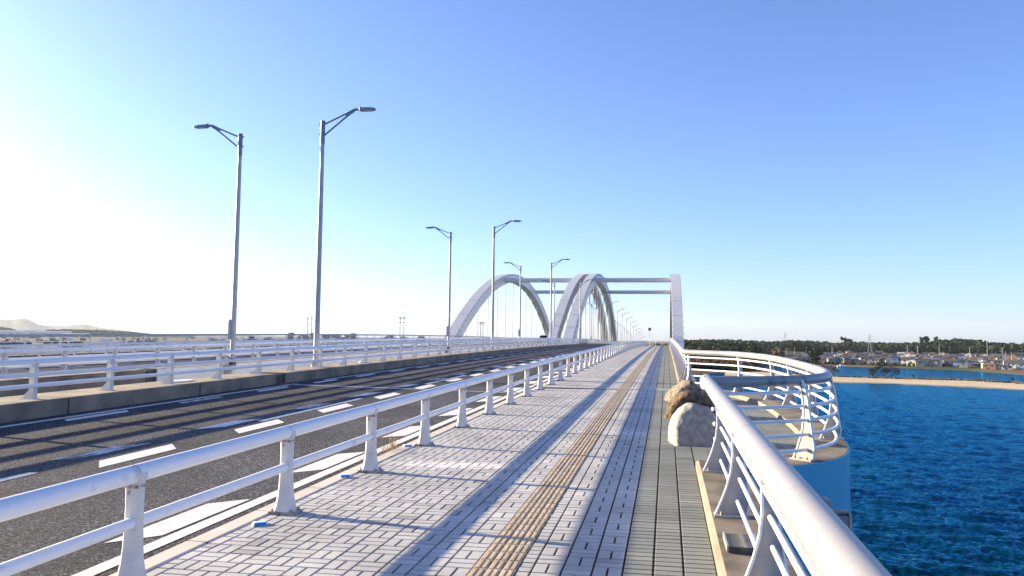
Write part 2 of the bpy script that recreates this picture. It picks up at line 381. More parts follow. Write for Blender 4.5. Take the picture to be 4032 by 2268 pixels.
# scrub on the sandbar crest
mb = MB()
for i in range(1500):
    t = rng.random()
    k = min(int(t*(len(rows)-1)), len(rows)-2); r = rows[k]; r2 = rows[k+1]; f = rng.random()
    p = r[5].lerp(r2[5], f); px = t
    dens = .35 if t < .5 else 1
    if rng.random() > dens: continue
    p = p + (r[4]-r[5])*rng.uniform(-.05, .30 if t > .5 else .12)*rng.random()
    leafcloud(mb, p+Vector((0,0,.15)), (1.6,1.0,.35), 4, .45)
tag(mb.build('beach_scrub', M['scrub']), kind='stuff', label='brown scrub along the crest of the sandbar', cat='scrub')

# hills far on the left
def ridge(name, pts, dist, depth, extra):
    mb = MB(); top = []
    P2 = [(x, y) for x, y in pts]
    prof = []
    for (x1, y1), (x2, y2) in zip(P2, P2[1:]):
        for i in range(6):
            t = i/6; prof.append((x1+(x2-x1)*t, y1+(y2-y1)*t))
    prof.append(P2[-1])
    rws = []
    for x, y in prof:
        d = ray(x, y); h = math.hypot(d.x, d.y); dr = Vector((d.x/h, d.y/h, 0)); el = d.z/h
        zt = el*dist + mnoise.noise((x*.05, y*.05, 1))*dist*.0004
        row = [dr*(dist-depth)+Vector((0,0,-12))]
        for k, (fr, zz) in enumerate(((.7,.22),(.45,.5),(.2,.83),(0,1),(-.3,.75),(-.8,.2))):
            row.append(dr*(dist-depth*fr)+Vector((0,0,-12+(zt+12)*zz*(1+.12*mnoise.noise((x*.03,k*3.1,2)) if fr else 1))))
        rws.append(row)
    n = len(rws[0])
    mb.add([v for r in rws for v in r], [(i*n+j, i*n+j+1, (i+1)*n+j+1, (i+1)*n+j) for i in range(len(rws)-1) for j in range(n-1)], 0, True)
    tag(mb.build(name, M['mountain']), kind='structure')
ridge('hills', [(-700,1262),(-450,1240),(-220,1250),(-90,1244),(0,1255.7),(35,1258.4),(90,1253),(109,1255),(130,1265),(152,1277.4),(190,1281.5),(239,1283),(299,1278),(334,1277),(359,1284),(394,1288),(462,1296.5),(503,1302),(571,1311),(640,1322)], 12000, 1500, 0)
ridge('hills', [(180,1300),(260,1284),(310,1276),(345,1276.5),(380,1286),(470,1302),(560,1318)], 14200, 900, 0)

# ------------------------------------------------------------------ far woods (each reads as one mass)
def wood(name, label, spec, m, cat='wood'):
    # spec: list of (px0,px1,d0,d1,count,height,rad,leafs,size)
    mb = MB()
    for x0, x1, d0, d1, cnt, h, rad, lf, sz in spec:
        for _ in range(cnt):
            px = rng.uniform(x0, x1); dist = rng.uniform(d0, d1); azd = math.degrees(AZ(px)); g = land_z(azd, dist)
            hh = h*rng.uniform(.82,1.08)*(1+.10*mnoise.noise((px*.012,dist*.01,0))*2)
            c = pol(azd, dist, g+hh-rad*.75); rr = rad*rng.uniform(.75,1.3)
            leafcloud(mb, c, (rr,rr,rr*.8), lf, sz)
            leafcloud(mb, c-Vector((0,0,hh*.45)), (rr*1.0,rr*1.0,hh*.4), lf//2, sz*1.2)
    return tag(mb.build(name, m), kind='stuff', label=label, cat=cat)
wood('forest', 'dark green wood behind the houses on the far right shore', [
    (2540,4600,960,1080,900,8.6,2.7,34,1.0),(2540,4600,1080,1250,420,9.6,3.2,26,1.2),(3660,3860,990,1080,150,13.2,3.0,40,1.05),(3560,3700,990,1070,70,11,2.9,36,1.0),(3850,3990,990,1070,80,11.2,2.9,36,1.0),(3940,4200,990,1070,80,9.9,2.8,34,1.0),(3080,3200,960,1060,80,10.5,2.8,34,1.0)], M['leafmid'])
wood('forest', 'darker pine wood on the bank beyond the balcony railing', [
    (2540,2990,560,640,150,11.5,3.4,60,.95),(2690,2960,700,900,120,9.5,3.4,44,1.1)], M['leafdark'])
wood('bank_shrubs', 'almost black shrubs along the bank seen between the balcony bars', [
    (2600,2960,470,500,190,3.2,1.9,30,.6)], M['leafdark'], 'shrubs')
wood('reed_bed', 'brown reeds on the bank behind the dark shrubs', [
    (2600,2950,505,550,220,3.8,2.2,24,.7)], M['leafbrown'], 'reeds')
wood('bare_wood', 'brown leafless wood left of the houses', [
    (2945,3075,670,740,70,8.5,3.2,46,.8)], M['leafbrown'])
wood('shore_hedge', 'dark hedges between the waterfront houses and the mud bank', [
    (3020,4500,662,676,170,2.6,1.8,22,.6)], M['leafdark'], 'hedge')
def hillwood():
    mb = MB()
    pr = [(-300,1292),(-60,1286),(0,1288),(40,1294),(60,1300),(100,1302),(200,1298.5),(280,1298),(400,1300.5),(500,1306),(570,1313),(620,1318),(760,1326)]
    for (x1,y1),(x2,y2) in zip(pr, pr[1:]):
        for _ in range(int((x2-x1)*1.6)):
            t = rng.random(); x = x1+(x2-x1)*t; y = y1+(y2-y1)*t+rng.uniform(-1.2,1.5)
            d = ray(x, y); h = math.hypot(d.x, d.y); dist = rng.uniform(3250,3500)
            zt = d.z/h*3300; azd = math.degrees(math.atan2(d.x, d.y))
            for k in range(4):
                z = -12+(zt+12-6)*(1-k*.26)
                leafcloud(mb, pol(azd+rng.uniform(-.05,.05), dist-k*60, z), (8,8,6), 14, 3.6)
    tag(mb.build('hill_wood', M['hillleaf']), kind='stuff', label='grey green wooded rise below the pale mountains', cat='wood')
    mb = MB()
    for _ in range(420):
        px = rng.uniform(-200,1900); dist = rng.choice([rng.uniform(800,1100), rng.uniform(1200,2300)]); azd = math.degrees(AZ(px)); g = land_z(azd, dist)
        if mnoise.noise((px*.006, dist*.004, 7)) < .02: continue
        leafcloud(mb, pol(azd, dist, g+3), (5,5,3.6), 26, 1.5)
    tag(mb.build('scattered_copse', M['leafdark']), kind='stuff', label='low scattered copses on the flat left bank', cat='copse')
hillwood()

# ------------------------------------------------------------------ haze
bpy_v = MB(); bpy_v.box((0,0,160), (30000,30000,370))
hz = bpy.data.materials.new('haze_air'); hz.use_nodes = True; nt = hz.node_tree
nt.nodes.remove(nt.nodes['Principled BSDF']); pv = nt.nodes.new('ShaderNodeVolumePrincipled')
pv.inputs['Color'].default_value = (.78,.88,1,1); pv.inputs['Density'].default_value = 4.2e-5; pv.inputs['Anisotropy'].default_value = .14
nt.links.new(pv.outputs[0], nt.nodes['Material Output'].inputs['Volume'])
HAZE = tag(bpy_v.build('haze', hz), kind='stuff')

# ------------------------------------------------------------------ bridge decks, road, pavement
YS = frange(-12, 430, 4)
YJ0, YJ1 = 22.3, 22.85             # expansion gap of the decks
AX = -14.6                                   # mirror line between the two decks
def mir(prof): return [(2*AX-x, z) for x, z in reversed(prof)]
def arch(parent, x0, x1):
    # box section rib, ends below the deck
    ZB = .35; N = 64
    def rib(hw, base, crown, t): 
        y = 160 + t*hw*1.075; return y, base+(crown-base)*(1-(t*1.075)**2)
    mb = MB(); rings = []
    for i in range(N+1):
        t = -1+2*i/N
        ye, ze = rib(50.5, ZB, 13.25, t); yi, zi = rib(46.2, ZB, 11.55, t)
        if abs(t) > .93: pass
        rings.append([Vector((x0,ye,ze)), Vector((x1,ye,ze)), Vector((x1,yi,zi)), Vector((x0,yi,zi))])
    mb.loft(rings)
    for i in range(2, 60):
        t = -1+2*i/62; ye, ze = rib(50.5, ZB, 13.25, t); yi, zi = rib(46.2, ZB, 11.55, t)
        dy, dz = ye-yi, ze-zi; l = math.hypot(dy, dz)
        for x in (x0, x1):
            s_ = 1 if x == max(x0, x1) else -1
            c = Vector((x+s_*.04, yi+(ye-yi)*.86, zi+(ze-zi)*.86))
            mb.box(c, (.10,.20,.20), 0, 1)
    o = mb.build('arch_rib', [M['arch'], M['archdark']], parent)
    for t in (-.80, -.69):
        mb = MB()
        ye, ze = rib(50.5, ZB, 13.25, t); y2, z2 = rib(50.5, ZB, 13.25, t+.0035)
        nrm = Vector((0, -(z2-ze), (y2-ye))).normalized()
        a = [Vector((x0+.02,ye,ze)), Vector((x1-.02,ye,ze)), Vector((x1-.02,y2,z2)), Vector((x0+.02,y2,z2))]
        mb.loft([[v-nrm*.02 for v in a], [v+nrm*.012 for v in a]]); mb.build('weld_seam', M['archseam'], o)
    xm = (x0+x1)/2
    for k in range(12):
        y = 118.5+k*7.55; t = (y-160)/46.2/1.075
        zt = ZB+(11.55-ZB)*(1-(t*1.075)**2)+.1
        zb_ = zb(y)-.9
        if zt-zb_ < 1: continue
        mb = MB(); mb.tube([(xm,y,zb_),(xm,y,zt)], .06, 8); mb.build('hanger', M['cable'], parent)
def deckmesh(parent, mirror):
    f = mir if mirror else (lambda p_: p_)
    main = f([(-12.75,-.42),(-12.75,-2.1),(-11.9,-2.3),(-.1,-2.3),(.85,-2.1),(.85,-.42)])
    fas = f([(-12.80,.137),(-12.80,-2.1),(-11.9,-2.3),(-.1,-2.3),(.85,-2.1),(.85,-.42),(-12.753,-.42),(-12.753,.137)])
    mb = MB(); mb.sweep(fas, frange(YJ1,430,4)); mb.build('main_span', M['deckwhite'], parent)
    mb = MB(); mb.sweep(main, frange(-12,YJ0,3.4)); mb.build('approach_span', M['deckconc'], parent)
    for Y in (24.5, 108, 212, 300, 380):
        mb = MB(); X = (-6 if not mirror else 2*AX+6)
        mb.box((X, Y, (zb(Y)-2.25-19.5)/2), (9, 2.6, 19.5+zb(Y)-2.25+.02)); mb.build('pier', M['deckconc'], parent)
near_b = tag(empty('arch_bridge'), 'white twin arch bridge carrying the footpath and the road nearest the camera', 'bridge')
far_b = tag(empty('arch_bridge'), 'second white arch bridge parallel on the left beyond the gap', 'bridge')
deckmesh(near_b, False); deckmesh(far_b, True)
arch(near_b, -14.35, -13.0); arch(near_b, .80, 2.3)
arch(far_b, -16.65, -15.3); arch(far_b, -31.7, -30.2)
for b, xa, xb in ((near_b, -13.02, .82), (far_b, -30.22, -16.63)):
    for y in (143.5, 179.5):
        mb = MB(); mb.tube([(xa,y,11.0),(xb,y,11.0)], .43, 24); mb.build('cross_tube', M['arch'], b)

# kerbs
YA = -12
def kerbs(mirror):
    f = mir if mirror else (lambda p_: p_)
    mb = MB(); mid = f([(-12.75,-.42),(-11.58,-.42),(-11.55,.13),(-11.57,.15),(-12.75,.15)])
    g0, g1 = (21.7, 22.3) if not mirror else (YJ0, YJ1)
    mb.sweep(mid, frange(YA, g0, 4)); mb.sweep(mid, frange(g1, 430, 4))
    mb.sweep(f([(-12.72,-.6),(-11.61,-.6),(-11.61,.11),(-12.72,.11)]), [g0-.02, g1+.02], 1)
    for Y in (4.5, 8.9, 13.4, 17.8, 31, 40, 50, 60, 72, 84): 
        mb.box(P(-11.552 if not mirror else 2*AX+11.552, Y, -.14), (.012,.03,.56), 0, 1)
    tag(mb.build('median_kerb', [M['medconc'], M['black']]), kind='structure')
    mb = MB(); mb.sweep(f([(-3.575,-.4),(-3.395,-.4),(-3.395,-.032),(-3.41,-.022),(-3.56,-.022),(-3.575,-.035)]), frange(YA, 430, 2))
    for k in range(80):
        Y = .4+k*1.0
        mb.box(P(-3.485 if not mirror else 2*AX+3.485, Y, -.03), (.184,.008,.018), 0, 1)
    tag(mb.build('kerb', [M['conc'], M['jointbase']]), kind='structure')
    segs = ((YA, 9.35), (20.75, 430)) if not mirror else ((YA, 430),)
    mb = MB()
    for a, b in segs: mb.sweep(f([(.33,-.4),(.86,-.4),(.86,.10),(.365,.10),(.33,.075)]), frange(a, b, 2), 0, [0,0,0,1,1] if not mirror else None)
    tag(mb.build('edge_kerb', [M['kerbtan'], M['edgeface']]), kind='structure')
kerbs(False); kerbs(True)
# right edge kerb faces: top tan, inner chamfer pale -> profile index handled above

# roads with painted markings
ROADZ = lambda X: -.205 + (-3.575-X)*.004
def road(mirror):
    f = lambda X: (2*AX-X) if mirror else X
    mb = MB()
    xs = [-11.60, -8, -3.57]
    vs = [P(f(x), Y, ROADZ(x)) for Y in YS for x in xs]
    fs = []
    for i in range(len(YS)-1):
        for j in range(2):
            q_ = (i*3+j, i*3+j+1, (i+1)*3+j+1, (i+1)*3+j); fs.append(q_ if not mirror else q_[::-1])
    mb.add(vs, fs)
    def strip(pts, mi, lift=.004):
        vs = [P(f(x), y, ROADZ(x)+lift) for x, y in pts]; mb.add(vs, [(0,1,2,3) if not mirror else (3,2,1,0)], mi)
    for a, b in zip(YS, YS[1:]):
        for c, d in ((a,(a+b)/2),((a+b)/2,b)):
            if not (c < 22.2 < d): strip([(-11.20,c),(-11.05,c),(-11.05,d),(-11.20,d)], 1)
            strip([(-4.20,c),(-4.05,c),(-4.05,d),(-4.20,d)], 1)
    for k in range(-3, 12):
        y = 3.25+k*10.2; strip([(-7.53,y),(-7.40,y),(-7.40,y+4.9),(-7.53,y+4.9)], 1)
    for k in range(-5, 40):
        y = 8.62+k*3.235; strip([(-7.29,y+.42),(-6.95,y),(-6.95,y+1.56),(-7.29,y+1.95)], 1)
        y = 8.82+k*3.26; strip([(-7.93,y),(-7.63,y+.5),(-7.63,y+1.75),(-7.93,y+1.3)], 2 if k in (0,2,5,6,9) else 1)
        y = 5.75+k*3.17; strip([(-4.56,y),(-4.25,y+.33),(-4.25,y+1.78),(-4.56,y+1.48)], 1)
        y = 12.6+k*3.42; strip([(-10.94,y),(-10.70,y-.2),(-10.70,y+1.45),(-10.94,y+1.7)], 2 if k in (1,) else 1)
    # expansion joint across the carriageway
    for dy, mi in ((0,3),(.17,3)):
        strip([(-11.55,21.75+dy),(-3.60,21.15+dy),(-3.60,21.25+dy),(-11.55,21.85+dy)], mi, .007)
    strip([(-11.55,21.85),(-3.60,21.25),(-3.60,21.32),(-11.55,21.92)], 4, .006)
    tag(mb.build('road', [M['asphalt'], M['paint'], M['worn'], M['joint'], M['black']]), kind='structure')
road(False); road(True)

# footpath of individual blocks
TX = .01
def pz(X, Y): return zb(Y)+TX*(X+.3)
def pave():
    mb = MB()
    xs = [-3.40, .34]; ys = frange(-12, 430, 2)
    mb.add([(x, Y, pz(x,Y)-.015) for Y in ys for x in xs], [(2*i, 2*i+1, 2*i+3, 2*i+2) for i in range(len(ys)-1)], 0)
    g = .0076
    def blk(x0, x1, y0, y1, mi):
        x0 += g; x1 -= g; y0 += g; y1 -= g
        if x1-x0 < .02 or y1-y0 < .02: return
        j = rng.uniform(-.0012,.0012); e = .003
        v = [(x0,y0),(x1,y0),(x1,y1),(x0,y1)]
        t = [(x0+e,y0+e),(x1-e,y0+e),(x1-e,y1-e),(x0+e,y1-e)]
        vs = [(x,y,pz(x,y)-.016) for x,y in v]+[(x,y,pz(x,y)-.0025+j) for x,y in v]+[(x,y,pz(x,y)+j) for x,y in t]
        fs = [(0,1,5,4),(1,2,6,5),(2,3,7,6),(3,0,4,7),(4,5,9,8),(5,6,10,9),(6,7,11,10),(7,4,8,11),(8,9,10,11)]
        mb.add(vs, fs, mi)
    cols = []
    x = -1.286; i = 0
    while x > -3.40+.03: cols.append((max(x-.2,-3.393), x, i, 'w')); x -= .2; i += 1
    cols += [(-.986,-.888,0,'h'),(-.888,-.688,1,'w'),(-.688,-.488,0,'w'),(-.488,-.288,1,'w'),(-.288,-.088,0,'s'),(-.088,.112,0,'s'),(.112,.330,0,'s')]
    Ymax = 128
    for x0, x1, ph, kind in cols:
        y = -1.402; k = 0
        off = {'w':0,'h':0,'s':0}[kind]
        while y < Ymax:
            if 20.98 < y+.1 < 21.62: y += .2; k += 1; continue
            if kind == 'w':
                if (k+ph) % 2 == 0:
                    xm = (x0+x1)/2 if x1-x0 > .15 else x1
                    blk(x0, xm, y, y+.2, 1)
                    if xm < x1: blk(xm, x1, y, y+.2, 1)
                else:
                    blk(x0, x1, y, y+.1, 1); blk(x0, x1, y+.1, y+.2, 1)
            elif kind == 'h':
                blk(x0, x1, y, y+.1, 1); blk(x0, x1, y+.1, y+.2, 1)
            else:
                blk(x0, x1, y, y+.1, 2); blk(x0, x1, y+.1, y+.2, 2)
            y += .2; k += 1
    # beyond the block-built part (over the crest)
    ys = frange(Ymax, 430, 4)
    mb.add([(x, Y, pz(x,Y)-.002) for Y in ys for x in xs], [(2*i, 2*i+1, 2*i+3, 2*i+2) for i in range(len(ys)-1)], 1)
    # steel joint cover across the path
    mb.box((-1.53, 21.12, pz(-1.5,21.12)+.002), (3.74,.16,.02), 0, 3)
    mb.box((-1.53, 21.46, pz(-1.5,21.46)-.001), (3.74,.30,.02), 0, 4)
    mb.box((-1.53, 20.995, pz(-1.5,20.995)-.004), (3.74,.03,.02), 0, 5)
    tag(mb.build('pavement', [M['jointbase'], M['brick'], M['brickg'], M['joint'], M['conc'], M['black']]), kind='structure')
    mb = MB(); y = -1.402; k = 0
    while y < Ymax:
        if 20.98 < y+.1 < 21.3: y += .2; continue
        for c in range(3):
            x0 = -1.286+.1*c; x1 = x0+.1; gg = .0025; e = .004
            v = [(x0+gg,y+gg),(x1-gg,y+gg),(x1-gg,y+.2-gg),(x0+gg,y+.2-gg)]
            vs = [(a,b,pz(a,b)-.012) for a,b in v]+[(a,b,pz(a,b)+.001) for a,b in v]
            fs = [(0,1,5,4),(1,2,6,5),(2,3,7,6),(3,0,4,7),(4,5,6,7)]
            nb = 8
            for rb in (.028, .072):
                xa, xb = x0+rb-.0165, x0+rb+.0165; ya, yb = y+.007, y+.193
                z0, z1 = .0005, .0072; s_ = .006
                vs += [(a,b,pz(a,b)+z0) for a,b in ((xa,ya),(xb,ya),(xb,yb),(xa,yb))]+[(a,b,pz(a,b)+z1) for a,b in ((xa+s_,ya+s_),(xb-s_,ya+s_),(xb-s_,yb-s_),(xa+s_,yb-s_))]
                fs += [(nb,nb+1,nb+5,nb+4),(nb+1,nb+2,nb+6,nb+5),(nb+2,nb+3,nb+7,nb+6),(nb+3,nb,nb+4,nb+7),(nb+4,nb+5,nb+6,nb+7)]; nb += 8
            mb.add(vs, fs, 0)
        y += .2
    tag(mb.build('tactile_paving', M['tactile']), kind='structure')
    # far deck footpath
    mb = MB(); ys = frange(-12, 430, 4)
    mb.add([P(2*AX-x, Y, -.03) for Y in ys for x in xs], [(2*i, 2*i+2, 2*i+3, 2*i+1) for i in range(len(ys)-1)], 0)
    tag(mb.build('pavement', M['brick']), kind='structure')
pave()

# ------------------------------------------------------------------ balcony (viewing bay)
def crom(pts, k):
    pts = [Vector(p_) for p_ in pts]; out = []
    for i in range(len(pts)-1):
        p0 = pts[max(i-1,0)]; p1 = pts[i]; p2 = pts[i+1]; p3 = pts[min(i+2,len(pts)-1)]
        for j in range(k):
            t = j/k
            out.append(.5*((2*p1)+(p2-p0)*t+(2*p0-5*p1+4*p2-p3)*t*t+(3*p1-p0-3*p2+p3)*t**3))
    out.append(pts[-1]); return out
BAY = [(.46,9.05),(1.0,9.33),(1.52,9.72),(1.95,10.42),(2.17,11.6),(2.25,13.2),(2.26,15.0),(2.22,16.8),(2.08,18.2),(1.66,19.75),(1.05,20.42),(.45,20.95)]
bay = crom([(x,y,0) for x, y in BAY], 6)
def offset(pts, d):
    out = []
    for i, p_ in enumerate(pts):
        t = (pts[min(i+1,len(pts)-1)]-pts[max(i-1,0)]).normalized(); out.append(p_+Vector((t.y,-t.x,0))*d)
    return out
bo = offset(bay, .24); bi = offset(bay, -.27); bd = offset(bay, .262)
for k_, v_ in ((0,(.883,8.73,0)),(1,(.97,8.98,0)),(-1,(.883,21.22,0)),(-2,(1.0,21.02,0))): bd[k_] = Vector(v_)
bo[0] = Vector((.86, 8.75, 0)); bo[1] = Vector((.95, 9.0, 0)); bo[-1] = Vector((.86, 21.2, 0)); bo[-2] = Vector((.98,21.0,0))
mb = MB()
# solid white drum under the bay, blue of its shade put into the colour
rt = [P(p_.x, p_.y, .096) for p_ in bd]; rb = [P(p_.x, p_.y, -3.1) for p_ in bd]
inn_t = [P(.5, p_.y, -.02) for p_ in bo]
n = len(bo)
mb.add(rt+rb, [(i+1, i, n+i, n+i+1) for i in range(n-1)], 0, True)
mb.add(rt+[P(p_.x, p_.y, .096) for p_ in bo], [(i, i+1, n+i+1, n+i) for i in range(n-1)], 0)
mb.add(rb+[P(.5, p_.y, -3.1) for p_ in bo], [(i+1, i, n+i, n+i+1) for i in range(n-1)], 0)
mb.build('viewing_bay', M['bayshade'], near_b)
# bay floor and kerb
mb = MB()
fl = [P(p_.x, p_.y, -.002) for p_ in bi]; fi = [P(.325, max(9.30,min(20.8,p_.y)), -.002) for p_ in bi]
mb.add(fl+fi, [(i, i+1, n+i+1, n+i) for i in range(n-1)], 0)
def bx_at(Y):   # inner kerb x at this Y
    xs_ = [ (a.x+(b.x-a.x)*((Y-a.y)/(b.y-a.y) if b.y != a.y else 0)) for a, b in zip(bi, bi[1:]) if min(a.y,b.y) <= Y <= max(a.y,b.y)]
    return max(xs_) if xs_ else .33
Y = 9.4
while Y < 20.7:
    xe = min(bx_at(Y), bx_at(Y+.1)); x = .335
    while x < xe-.03:
        x1 = min(x+.2, xe-.01)
        g = .004; pts = [(x+g,Y+g),(x1-g,Y+g),(x1-g,Y+.1-g),(x+g,Y+.1-g)]
        vs = [P(a,b,.002) for a,b in pts]+[P(a,b,.010) for a,b in pts]
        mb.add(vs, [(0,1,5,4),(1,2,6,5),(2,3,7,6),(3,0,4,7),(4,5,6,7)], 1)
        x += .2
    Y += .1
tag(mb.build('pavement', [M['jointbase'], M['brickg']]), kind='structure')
mb = MB()
for a, b in ((2, n//2+4), (n//2+4, n-1)):
    seg = range(a, b+1)
    rings = [[P(bi[i].x,bi[i].y,-.01), P(bo[i].x,bo[i].y,-.01), P(bo[i].x,bo[i].y,.10), P(bi[i].x+.0,bi[i].y,.10)] for i in seg]
    k = len(rings)
    vs = [v for r in rings for v in r]
    for j, mi in ((0,0),(1,0),(2,0),(3,1)):
        j2 = (j+1) % 4
        mb.add([v for r in rings for v in (r[j], r[j2])], [(2*i, 2*i+2, 2*i+3, 2*i+1) for i in range(k-1)], mi)
    mb.add(rings[0], [(0,1,2,3)], 1); mb.add(rings[-1], [(3,2,1,0)], 1)
tag(mb.build('edge_kerb', [M['kerbtan'], M['edgeface']]), kind='structure')

# ------------------------------------------------------------------ railings
def ring(mb, c, t, r):
    t = Vector(t).normalized(); mb.tube([Vector(c)-t*.003, Vector(c)+t*.003], r, 20, True, 1)
# (1) guard rail between path and road
def guard_post():
    mb = MB(); rings = []
    for z, hx, hy in ((0.02,.092,.072),(.045,.088,.066),(.09,.078,.055),(.16,.067,.044),(.25,.060,.037),(.37,.056,.033),(.50,.054,.031),(.60,.056,.033),(.675,.058,.036)):
        ch = min(hx,hy)*.45
        rings.append([Vector((x,y,z)) for x,y in ((-hx,-hy+ch),(-hx+ch,-hy),(hx-ch,-hy),(hx,-hy+ch),(hx,hy-ch),(hx-ch,hy),(-hx+ch,hy),(-hx,hy-ch))])
    mb.loft(rings, True, 0, False)
    # saddle horns holding the tube, and the bolt head at the lower rail
    for s_ in (-1,1): mb.box((s_*.052,0,.69), (.014,.075,.05))
    mb.tube([(.01,-.030,.37),(.01,-.042,.37)], .013, 8, True, 0)
    for y_ in (-.036,.036): mb.box((-.006,y_,.628), (.112,.004,.020), 0, 1)
    mb.box((.0585,0,.632), (.004,.05,.016), 0, 1); mb.box((-.02,-.0385,.60), (.02,.003,.05), 0, 1)
    p_ = mb.build('post', [M['post'], M['rust']])
    mb = MB(); mb.box((0,0,.011), (.235,.175,.022))
    for x in (-.09,.09):
        for y in (-.066,.066): mb.tube([(x,y,.02),(x,y,.045)], .013, 6, True, 1)
    b = mb.build('base_plate', [M['dirtybase'], M['bolt']], p_)
    return p_, b
gp, gb = guard_post()
PROTO = [gp, gb]
def put_post(proto, parent, loc, rz=0):
    p_, subs = proto
    c = p_.copy(); COL.objects.link(c); c.parent = parent; c.location = loc; c.rotation_euler = (0,0,rz)
    for s_ in subs:
        d = s_.copy(); COL.objects.link(d); d.parent = c
    return c
def guard(X, y0, y1, label, off, rings=True, sgn=1, zoff=-.03):
    root = tag(empty('guard_rail', (0,0,0)), label, 'guard rail')
    ys = frange(y0-1, y1+1, 1)
    mb = MB(); mb.tube([P(X, Y, .675+off) for Y in ys], .058, 22)
    if rings:
        for Y in frange(y0, y0+40, 2.0): ring(mb, P(X, Y-.03, .675+off), (0,1,.016), .0592)
    mb.build('top_rail', [M['rail'], M['seam']], root)
    mb = MB(); mb.tube([P(X, Y, .37+off) for Y in ys], .0375, 16); mb.build('lower_rail', M['rail'], root)
    for Y in frange(y0, y1, 2.0): put_post((gp, [gb]), root, P(X, Y, zoff), 0 if sgn > 0 else math.pi)
    return root
guard(-3.28, -1.60, 130.4, 'white two-tube guard rail on flared posts between the footpath and the road', 0)
guard(2*AX+3.28, 6.3, 150.3, 'low white guard rail across the second road, third railing from the camera', 0, False, -1)

# (2) tall handrail with five bars
BARS = [(.89,.045),(.73,.085),(.57,.118),(.405,.130),(.227,.112)]      # height, outward offset from the tube line
def plate_post():
    inner = [(-.06,.012),(-.045,.05),(-.01,.13),(.03,.24),(.062,.36),(.078,.50),(.076,.64),(.055,.80),(.02,.90),(-.035,.945)]
    outer = [(.05,.945),(.10,.84),(.135,.68),(.160,.50),(.180,.34),(.202,.20),(.212,.14),(.195,.06),(.185,.012)]
    prof = inner+outer; th = .011; mb = MB(); n = len(prof)
    mb.add([(x,-th,z) for x,z in prof]+[(x,th,z) for x,z in prof],
           [tuple(range(n)), tuple(reversed(range(n,2*n)))])
    vs = []
    w = .019                                  # rim flange, slightly wider than the web
    for k in range(n-1):
        if k == len(inner)-1: continue
        (xa,za),(xb,zb_) = prof[k], prof[k+1]
        d = Vector((zb_-za, 0, -(xb-xa))).normalized()*.007
        if k >= len(inner)-1: d = d
        a, b = Vector((xa,0,za)), Vector((xb,0,zb_)); o = Vector((0,w,0))
        q_ = [a-o+d, b-o+d, b+o+d, a+o+d, a-o-d, b-o-d, b+o-d, a+o-d]
        mb.add(q_, [(0,1,2,3),(7,6,5,4),(0,4,5,1),(3,2,6,7)], 1)
    p_ = mb.build('post', [M['plate'], M['rail']])
    mb = MB(); mb.box((.065,0,.008), (.275,.135,.016))
    for x in (-.015,.14):
        for y in (-.045,.045): mb.tube([(x,y,.016),(x,y,.042)], .013, 6, True, 1)
    b = mb.build('base_plate', [M['plate'], M['bolt']], p_)
    return p_, b
pp, pb = plate_post()
def bardef(root, line, rad=.0165):
    for z, o in BARS:
        mb = MB(); mb.tube([P(p_.x, p_.y, z) for p_ in offset(line, o)], rad, 12); mb.build('bar', M['rail'], root)
TZ = 1.02
X1 = .452
near_r = tag(empty('handrail', (0,0,0)), 'thick white tube handrail in the right foreground, ending at the boulders', 'handrail')
line = [Vector((X1, y, 0)) for y in frange(-6.0, 9.42, .5)]
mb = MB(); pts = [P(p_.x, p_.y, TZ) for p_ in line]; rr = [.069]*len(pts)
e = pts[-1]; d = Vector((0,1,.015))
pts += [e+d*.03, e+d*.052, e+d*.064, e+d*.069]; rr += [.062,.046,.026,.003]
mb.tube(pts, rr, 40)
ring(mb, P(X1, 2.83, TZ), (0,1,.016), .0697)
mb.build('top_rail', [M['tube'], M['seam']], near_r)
bardef(near_r, [Vector((X1, y, 0)) for y in frange(-6.0, 8.66, .5)])
for k in range(8): put_post((pp, [pb]), near_r, P(X1, 8.64-2*k, .10))
mb = MB()
mb.box(P(.50, 2.83, TZ-.076), (.05,.10,.02))
far_r = tag(empty('handrail', (0,0,0)), 'white handrail curving round the balcony and running on along the far footpath edge', 'handrail')
bl = [Vector((p_.x, p_.y, 0)) for p_ in bay]
line = bl + [Vector((X1, y, 0)) for y in frange(21.5, 134, 1)]
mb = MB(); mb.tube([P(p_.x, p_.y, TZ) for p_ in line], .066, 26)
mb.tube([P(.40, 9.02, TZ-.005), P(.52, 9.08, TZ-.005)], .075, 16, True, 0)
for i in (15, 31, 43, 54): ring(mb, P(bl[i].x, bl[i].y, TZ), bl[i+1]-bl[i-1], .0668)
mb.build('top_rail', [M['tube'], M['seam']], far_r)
bardef(far_r, line, .021)
def nearest(x, y):
    i = min(range(len(bl)), key=lambda k: (bl[k].x-x)**2+(bl[k].y-y)**2)
    t = (bl[min(i+1,len(bl)-1)]-bl[max(i-1,0)]).normalized(); return bl[i], math.atan2(-t.x, t.y)
for x, y in ((1.52,9.72),(2.17,11.5),(2.25,13.8),(2.25,15.95),(2.16,17.75),(1.66,19.75),(.55,20.87)):
    c, a = nearest(x, y); put_post((pp, [pb]), far_r, P(c.x, c.y, .10), a)
for Y in frange(22.6, 132.6, 2.0): put_post((pp, [pb]), far_r, P(X1, Y, .10))
